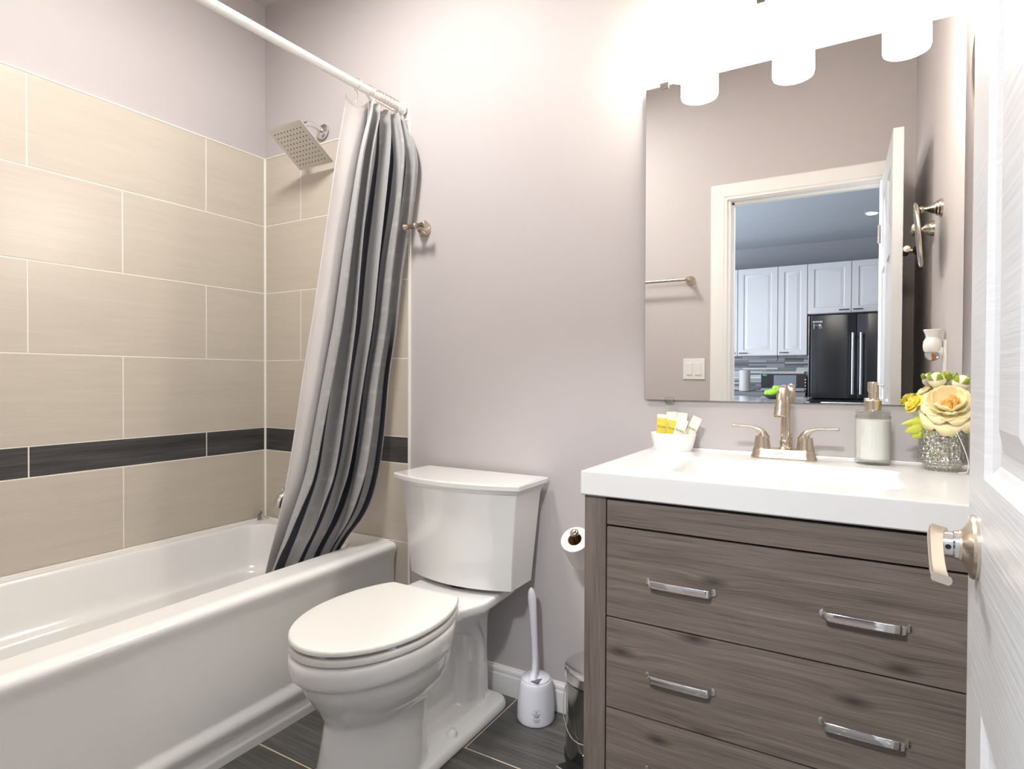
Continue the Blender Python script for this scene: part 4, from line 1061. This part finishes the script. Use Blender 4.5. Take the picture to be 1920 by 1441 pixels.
# front wall: switch and towel bar
sw = thing('light_switch', (1.583, FY, 1.157), 'white double rocker switch plate left of the doorway, seen in the mirror', 'light switch')
obj('plate', B(1.523, 1.643, FY, FY+.006, 1.099, 1.215, bev=.002), 'trim_white', sw)
for x in (1.559, 1.607):
    obj('rocker', B(x-.0165, x+.0165, FY+.004, FY+.0105, 1.123, 1.191, bev=.0015), 'seat_plastic', sw)
    for z_ in (1.108, 1.206): obj('screw', Lz([(.003,0), (.003,.001), (0,.0012)], (x,FY+.006,z_), (0,1,0), n=10, cap1=False), 'trim_white', sw)
tb = thing('towel_bar', (1.26, FY, 1.655), 'brushed nickel towel bar on the door wall, reflected at the mirror left edge', 'towel bar')
for x in (.965, 1.563):
    obj('end_post', Lz([(.027,0), (.0265,.008), (.022,.013), (.02,.02), (.013,.03), (.011,.05), (.0135,.056), (.0135,.078), (.010,.082), (0,.083)], (x,FY,1.655), (0,1,0), n=26, cap1=False), 'nickel', tb)
obj('bar', T([(.965,FY+.068,1.655), (1.563,FY+.068,1.655)], .0082, n=14), 'nickel', tb)

# ------------------------------------------------------------------ kitchen beyond the doorway (seen in the mirror)
KY, KX0, KX1, KZ = -5.52, -1.1, 3.9, 2.56
KF = FY-.115
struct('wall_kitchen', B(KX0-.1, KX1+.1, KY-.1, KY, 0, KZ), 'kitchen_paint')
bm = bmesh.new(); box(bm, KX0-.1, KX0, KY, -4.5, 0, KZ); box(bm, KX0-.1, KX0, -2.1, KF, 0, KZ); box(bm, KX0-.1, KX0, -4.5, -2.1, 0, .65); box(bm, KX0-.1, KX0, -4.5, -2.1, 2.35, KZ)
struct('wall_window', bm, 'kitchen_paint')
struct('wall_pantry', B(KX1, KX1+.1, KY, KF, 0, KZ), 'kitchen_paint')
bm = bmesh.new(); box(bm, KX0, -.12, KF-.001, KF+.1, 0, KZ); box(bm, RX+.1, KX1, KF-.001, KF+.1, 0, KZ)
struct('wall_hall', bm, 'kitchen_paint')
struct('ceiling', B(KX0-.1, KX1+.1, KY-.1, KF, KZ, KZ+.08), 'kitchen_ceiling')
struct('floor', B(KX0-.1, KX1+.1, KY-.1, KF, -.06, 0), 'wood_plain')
win = bpy.data.objects.new('window_1', None); COL.objects.link(win); win['kind'] = 'structure'; WLOC['window_1'] = Vector((0,0,0))
bm = bmesh.new()
for y0, y1, z0, z1 in ((-4.5,-4.44,.65,2.35), (-2.16,-2.1,.65,2.35), (-4.5,-2.1,.65,.71), (-4.5,-2.1,2.29,2.35), (-3.33,-3.27,.65,2.35)): box(bm, KX0-.08, KX0-.02, y0, y1, z0, z1)
obj('window_frame', bm, 'trim_white', win)
obj('pane', B(KX0-.06, KX0-.05, -4.44, -2.16, .71, 2.29), 'window_glow', win)

def panel_door(x0, x1, z0, z1, y, par, name='cabinet_door'):
    bm = bmesh.new()
    st = [(0,.0), (0,.018), (.002,.02), (.058,.02), (.066,.012), (.075,.012), (.095,.017), (.1,.017)]
    loft(bm, [[(x0+e_,y+d,z0+e_), (x1-e_,y+d,z0+e_), (x1-e_,y+d,z1-e_), (x0+e_,y+d,z1-e_)] for e_, d in st])
    return obj(name, bm, 'cabinet_white', par, sharp=15)
def cab_handle(x0, x1, z, y, par):
    bm = bmesh.new(); tube(bm, [(x0,y+.022,z), (x1,y+.022,z)], .005, n=8)
    for x in (x0+.01, (x0+x1)/2, x1-.01): tube(bm, [(x,y,z), (x,y+.022,z)], .004, n=6)
    return obj('handle', bm, 'steel_dark', par)
def upper(x0, x1, z0, z1, doors, label):
    t = thing('kitchen_cabinet', ((x0+x1)/2, -5.37, z0), label, 'cabinet', 'white upper kitchen cabinets')
    obj('cabinet_box', B(x0+.001, x1-.001, KY+.001, -5.222, z0, z1), 'cabinet_white', t)
    for a, b, h0, h1 in doors:
        d = panel_door(a+.003, b-.003, z0+.004, z1-.004, -5.22, t); cab_handle(h0, h1, z0+.033, -5.2, d)
upper(.86, 1.256, 1.322, 2.282, [(.86,1.256,1.17,1.24)], 'white kitchen wall cabinet at the left of the reflection, mostly cut off by casing')
upper(1.256, 1.664, 1.322, 2.282, [(1.256,1.664,1.275,1.365)], 'wide white kitchen wall cabinet left of the narrow one, in the reflection')
upper(1.664, 1.95, 1.322, 2.282, [(1.664,1.95,1.685,1.775)], 'narrow tall white kitchen wall cabinet beside the fridge, in the reflection')
upper(1.95, 2.76, 1.752, 2.282, [(1.95,2.353,2.24,2.332), (2.353,2.76,2.367,2.455)], 'short white two-door kitchen cabinet above the black fridge')
bs = obj('backsplash', B(.3, 1.95, KY, KY+.01, .935, 1.322), 'mosaic', bpy.data.objects['wall_kitchen'])
base = thing('base_cabinet', (1.15, -5.2, 0), 'white kitchen base cabinet run below the grey worktop', 'cabinet')
obj('cabinet_box', B(.3, 1.95, KY+.001, -4.93, .1, .895), 'cabinet_white', base)
obj('plinth', B(.32, 1.93, KY+.02, -4.98, .001, .1), 'dark_gap', base)
for k in range(4): panel_door(.305+.411*k, .305+.411*(k+1)-.006, .12, .88, -4.93, base)
wt = obj('worktop', B(.3, 1.955, KY+.001, -4.89, .896, .932, bev=.003), 'counter_edge_grey', None, (1.1,-5.2,.896)); tag(wt, 'grey kitchen worktop under the mosaic backsplash', 'worktop')
isl = thing('kitchen_island', (1.2, -3.5, 0), 'kitchen island with shiny grey stone top in front of the worktop, in the reflection', 'island')
obj('island_body', B(.4, 2.0, -4.25, -2.85, .001, .88), 'cabinet_white', isl)
obj('island_top', B(.35, 2.05, -4.32, -2.78, .88, .915, bev=.004), 'counter_quartz', isl)
# fridge
fg = thing('refrigerator', (2.43, -5.1, 0), 'black stainless french-door refrigerator reflected in the mirror', 'refrigerator')
obj('fridge_case', B(1.985, 2.88, -5.5, -4.86, .03, 1.70, bev=.004), 'dark_gap', fg)
obj('feet', B(2.02, 2.85, -5.4, -4.9, .001, .03), 'black_plastic', fg)
def fdoor(x0, x1, z0, z1, name):
    bm = bmesh.new(); ol_ = []
    n_ = 10
    for k in range(n_+1):
        q = k/n_; ol_.append((x0+(x1-x0)*q, -4.80-.008*(2*q-1)**2-(.02 if k in (0, n_) else 0)))
    ol_ += [(x1,-4.855), (x0,-4.855)]
    loft(bm, [[(x, y, z) for x, y in ol_] for z in (z0, z1)]); return obj(name, bm, 'black_steel', fg, sharp=40)
d1 = fdoor(1.988, 2.398, .89, 1.70, 'fridge_door'); d2 = fdoor(2.406, 2.877, .89, 1.70, 'fridge_door'); d3 = fdoor(1.988, 2.877, .06, .868, 'freezer_drawer')
obj('door_trim', B(1.985, 1.990, -4.83, -4.803, .06, 1.70), 'handle_steel', fg)
for x, d in ((2.368, d1), (2.436, d2)):
    bm = bmesh.new(); tube(bm, [(x,-4.755,.93), (x,-4.755,1.52)], .0125, n=14)
    for z_ in (.96, 1.49): tube(bm, [(x,-4.802,z_), (x,-4.755,z_)], .008, n=8)
    obj('handle', bm, 'handle_steel', d)
bm = bmesh.new(); tube(bm, [(2.1,-4.755,.845), (2.76,-4.755,.845)], .011, n=12)
for x in (2.13, 2.73): tube(bm, [(x,-4.802,.845), (x,-4.755,.845)], .008, n=8)
obj('handle', bm, 'handle_steel', d3)
# small energy sticker on the left door
bm = bmesh.new(); Yq = -4.8015+.0
def fq(x0, x1, z0, z1):
    box(bm, x0, x1, -4.8082, -4.7995, z0, z1)
for a, b in ((2.022,2.045), (2.05,2.062), (2.066,2.082), (2.086,2.106)): fq(a, b, 1.632, 1.646)
fq(2.074, 2.094, 1.594, 1.614); fq(2.03, 2.036, 1.572, 1.62); fq(2.097, 2.1, 1.572, 1.60); fq(2.08, 2.088, 1.574, 1.584); fq(2.036, 2.07, 1.604, 1.607)
obj('sticker', bm, 'canister_grey', d1, smooth=False)
# things on the counters
cn = thing('canister', (1.333, -5.2, .932), 'plain grey cylinder on the kitchen worktop left of the microwave, in the reflection', 'canister')
obj('canister_body', Lz([(.055,.004), (.058,.008), (.058,.228), (.056,.234), (0,.236)], (1.333,-5.2,.932), n=36, cap1=False), 'canister_grey', cn)
obj('foot', Lz([(.045,0), (.045,.006)], (1.333,-5.2,.932), n=24), 'black_plastic', cn)
mw = thing('microwave', (1.715, -5.33, .932), 'black and steel microwave on the kitchen worktop beside the fridge, in the reflection', 'microwave')
obj('case', B(1.502, 1.928, -5.5, -5.215, .94, 1.15, bev=.004), 'handle_steel', mw)
obj('feet', B(1.53, 1.9, -5.48, -5.24, .932, .942), 'black_plastic', mw)
fp = obj('front_panel', B(1.502, 1.928, -5.22, -5.2, .972, 1.128, bev=.003), 'black_plastic', mw)
obj('window', B(1.63, 1.85, -5.201, -5.198, .985, 1.112), 'screen_grey', fp)
obj('lower_trim', B(1.502, 1.928, -5.22, -5.202, .941, .971, bev=.002), 'handle_steel', mw)
text_mesh('clock_digits', '5:09', .024, 'green_led', fp, rotm((-1,0,0), (0,0,1), (1.54, -5.199, 1.112)))
kb = thing('knife_block', (1.944, -5.21, .932), 'black utensil block squeezed between microwave and fridge', 'knife block')
obj('block', B(1.932, 1.954, -5.3, -5.12, .932, 1.10, bev=.003), 'black_plastic', kb)
for k in range(4): obj('knife_handle', B(1.936, 1.95, -5.125, -5.105, .96+.033*k, .972+.033*k, bev=.002), 'nickel', kb)
kc = obj('power_cord', T(spline([(.95,-5.3,.965), (1.15,-5.28,.95), (1.3,-5.27,.937), (1.42,-5.3,.945), (1.49,-5.36,.962)], 5), .004, n=6), 'black_plastic', None, (1.2,-5.3,.937)); tag(kc, 'black power cord running along the kitchen worktop behind the grey cylinder', 'cord')
cw = obj('cabinet_cord', T(spline([(1.66,-5.26,1.322), (1.662,-5.25,1.29), (1.655,-5.255,1.265)], 4), .004, n=6), 'black_plastic', None, (1.66,-5.25,1.3)); tag(cw, 'short black cord hanging below the kitchen wall cabinets', 'cord')
fbw = thing('fruit_bowl', (1.80, -3.75, .915), 'shallow dark bowl of fruit on the kitchen island, in the reflection', 'bowl')
obj('bowl_body', Lz([(.05,0), (.075,.006), (.1,.024), (.108,.034), (.104,.034), (.092,.022), (.06,.01), (0,.008)], (1.80,-3.75,.915), n=36, cap1=False), 'wood_dark', fbw)
def fruit(name, c, r_, mat, label, cat, sz=.92, sx=1):
    t = thing(name, c, label, cat, 'fruit in the dark bowl')
    bm = bmesh.new()
    if name == 'apple':
        lathe(bm, [(0,-.78*r_), (.2*r_,-.86*r_), (.5*r_,-.8*r_), (.85*r_,-.4*r_), (1.0*r_,.1*r_), (.92*r_,.5*r_), (.65*r_,.8*r_), (.3*r_,.86*r_), (.1*r_,.74*r_), (0,.62*r_)], c, n=24, cap0=False, cap1=False)
        obj('flesh', bm, mat, t, sharp=180); obj('stalk', T([Vector(c)+Vector((0,0,.6*r_)), Vector(c)+Vector((.004,0,1.1*r_))], .0018, n=6), 'wood_dark', t)
    else:
        lathe(bm, [(0,-1.15*r_), (.18*r_,-1.08*r_), (.4*r_,-.9*r_), (.85*r_,-.45*r_), (1.0*r_,0), (.85*r_,.45*r_), (.4*r_,.9*r_), (.18*r_,1.08*r_), (0,1.15*r_)], c, (1,.3,.1), n=22, cap0=False, cap1=False)
        obj('peel', bm, mat, t, sharp=180)
fruit('apple', (1.775, -3.70, .965), .038, 'apple_green', 'big green apple at the front of the fruit bowl', 'apple')
fruit('apple', (1.735, -3.77, .958), .034, 'apple_green', 'green apple at the left edge of the fruit bowl', 'apple')
fruit('apple', (1.795, -3.79, 1.000), .032, 'apple_green', 'green apple on top at the back of the fruit bowl', 'apple')
fruit('apple', (1.845, -3.80, .995), .036, 'apple_red', 'dark red apple at the back of the fruit bowl', 'apple')
fruit('lemon', (1.835, -3.715, .985), .03, 'lemon', 'yellow lemon in the fruit bowl beside the green apple', 'lemon')
hl = thing('ceiling_lamp', (2.05, -2.55, KZ), 'added unseen fill lamp on the kitchen ceiling just outside the bathroom doorway', 'ceiling lamp')  # invented fixture, housing for the added hall fill light
obj('lamp_base', Lz([(.18,0), (.18,.02), (.17,.024)], (2.05,-2.55,KZ), (0,0,-1), n=40), 'trim_white', hl)
obj('lamp_dome', Lz([(.165,.022), (.16,.035), (.12,.05), (.06,.056), (0,.057)], (2.05,-2.55,KZ), (0,0,-1), n=40, cap1=False), 'ceiling_lamp_glass', hl)
cs = thing('ceiling_spot', (2.505, -4.42, KZ), 'small recessed ceiling spot in the kitchen reflection', 'ceiling light')
obj('bezel', Lz([(.055,0), (.055,.006), (.045,.008)], (2.505,-4.42,KZ), (0,0,-1), n=28), 'trim_white', cs)
obj('lens', Lz([(.042,.006), (.042,.0095), (0,.0095)], (2.505,-4.42,KZ), (0,0,-1), n=28, cap1=False), 'spot_glow', cs)
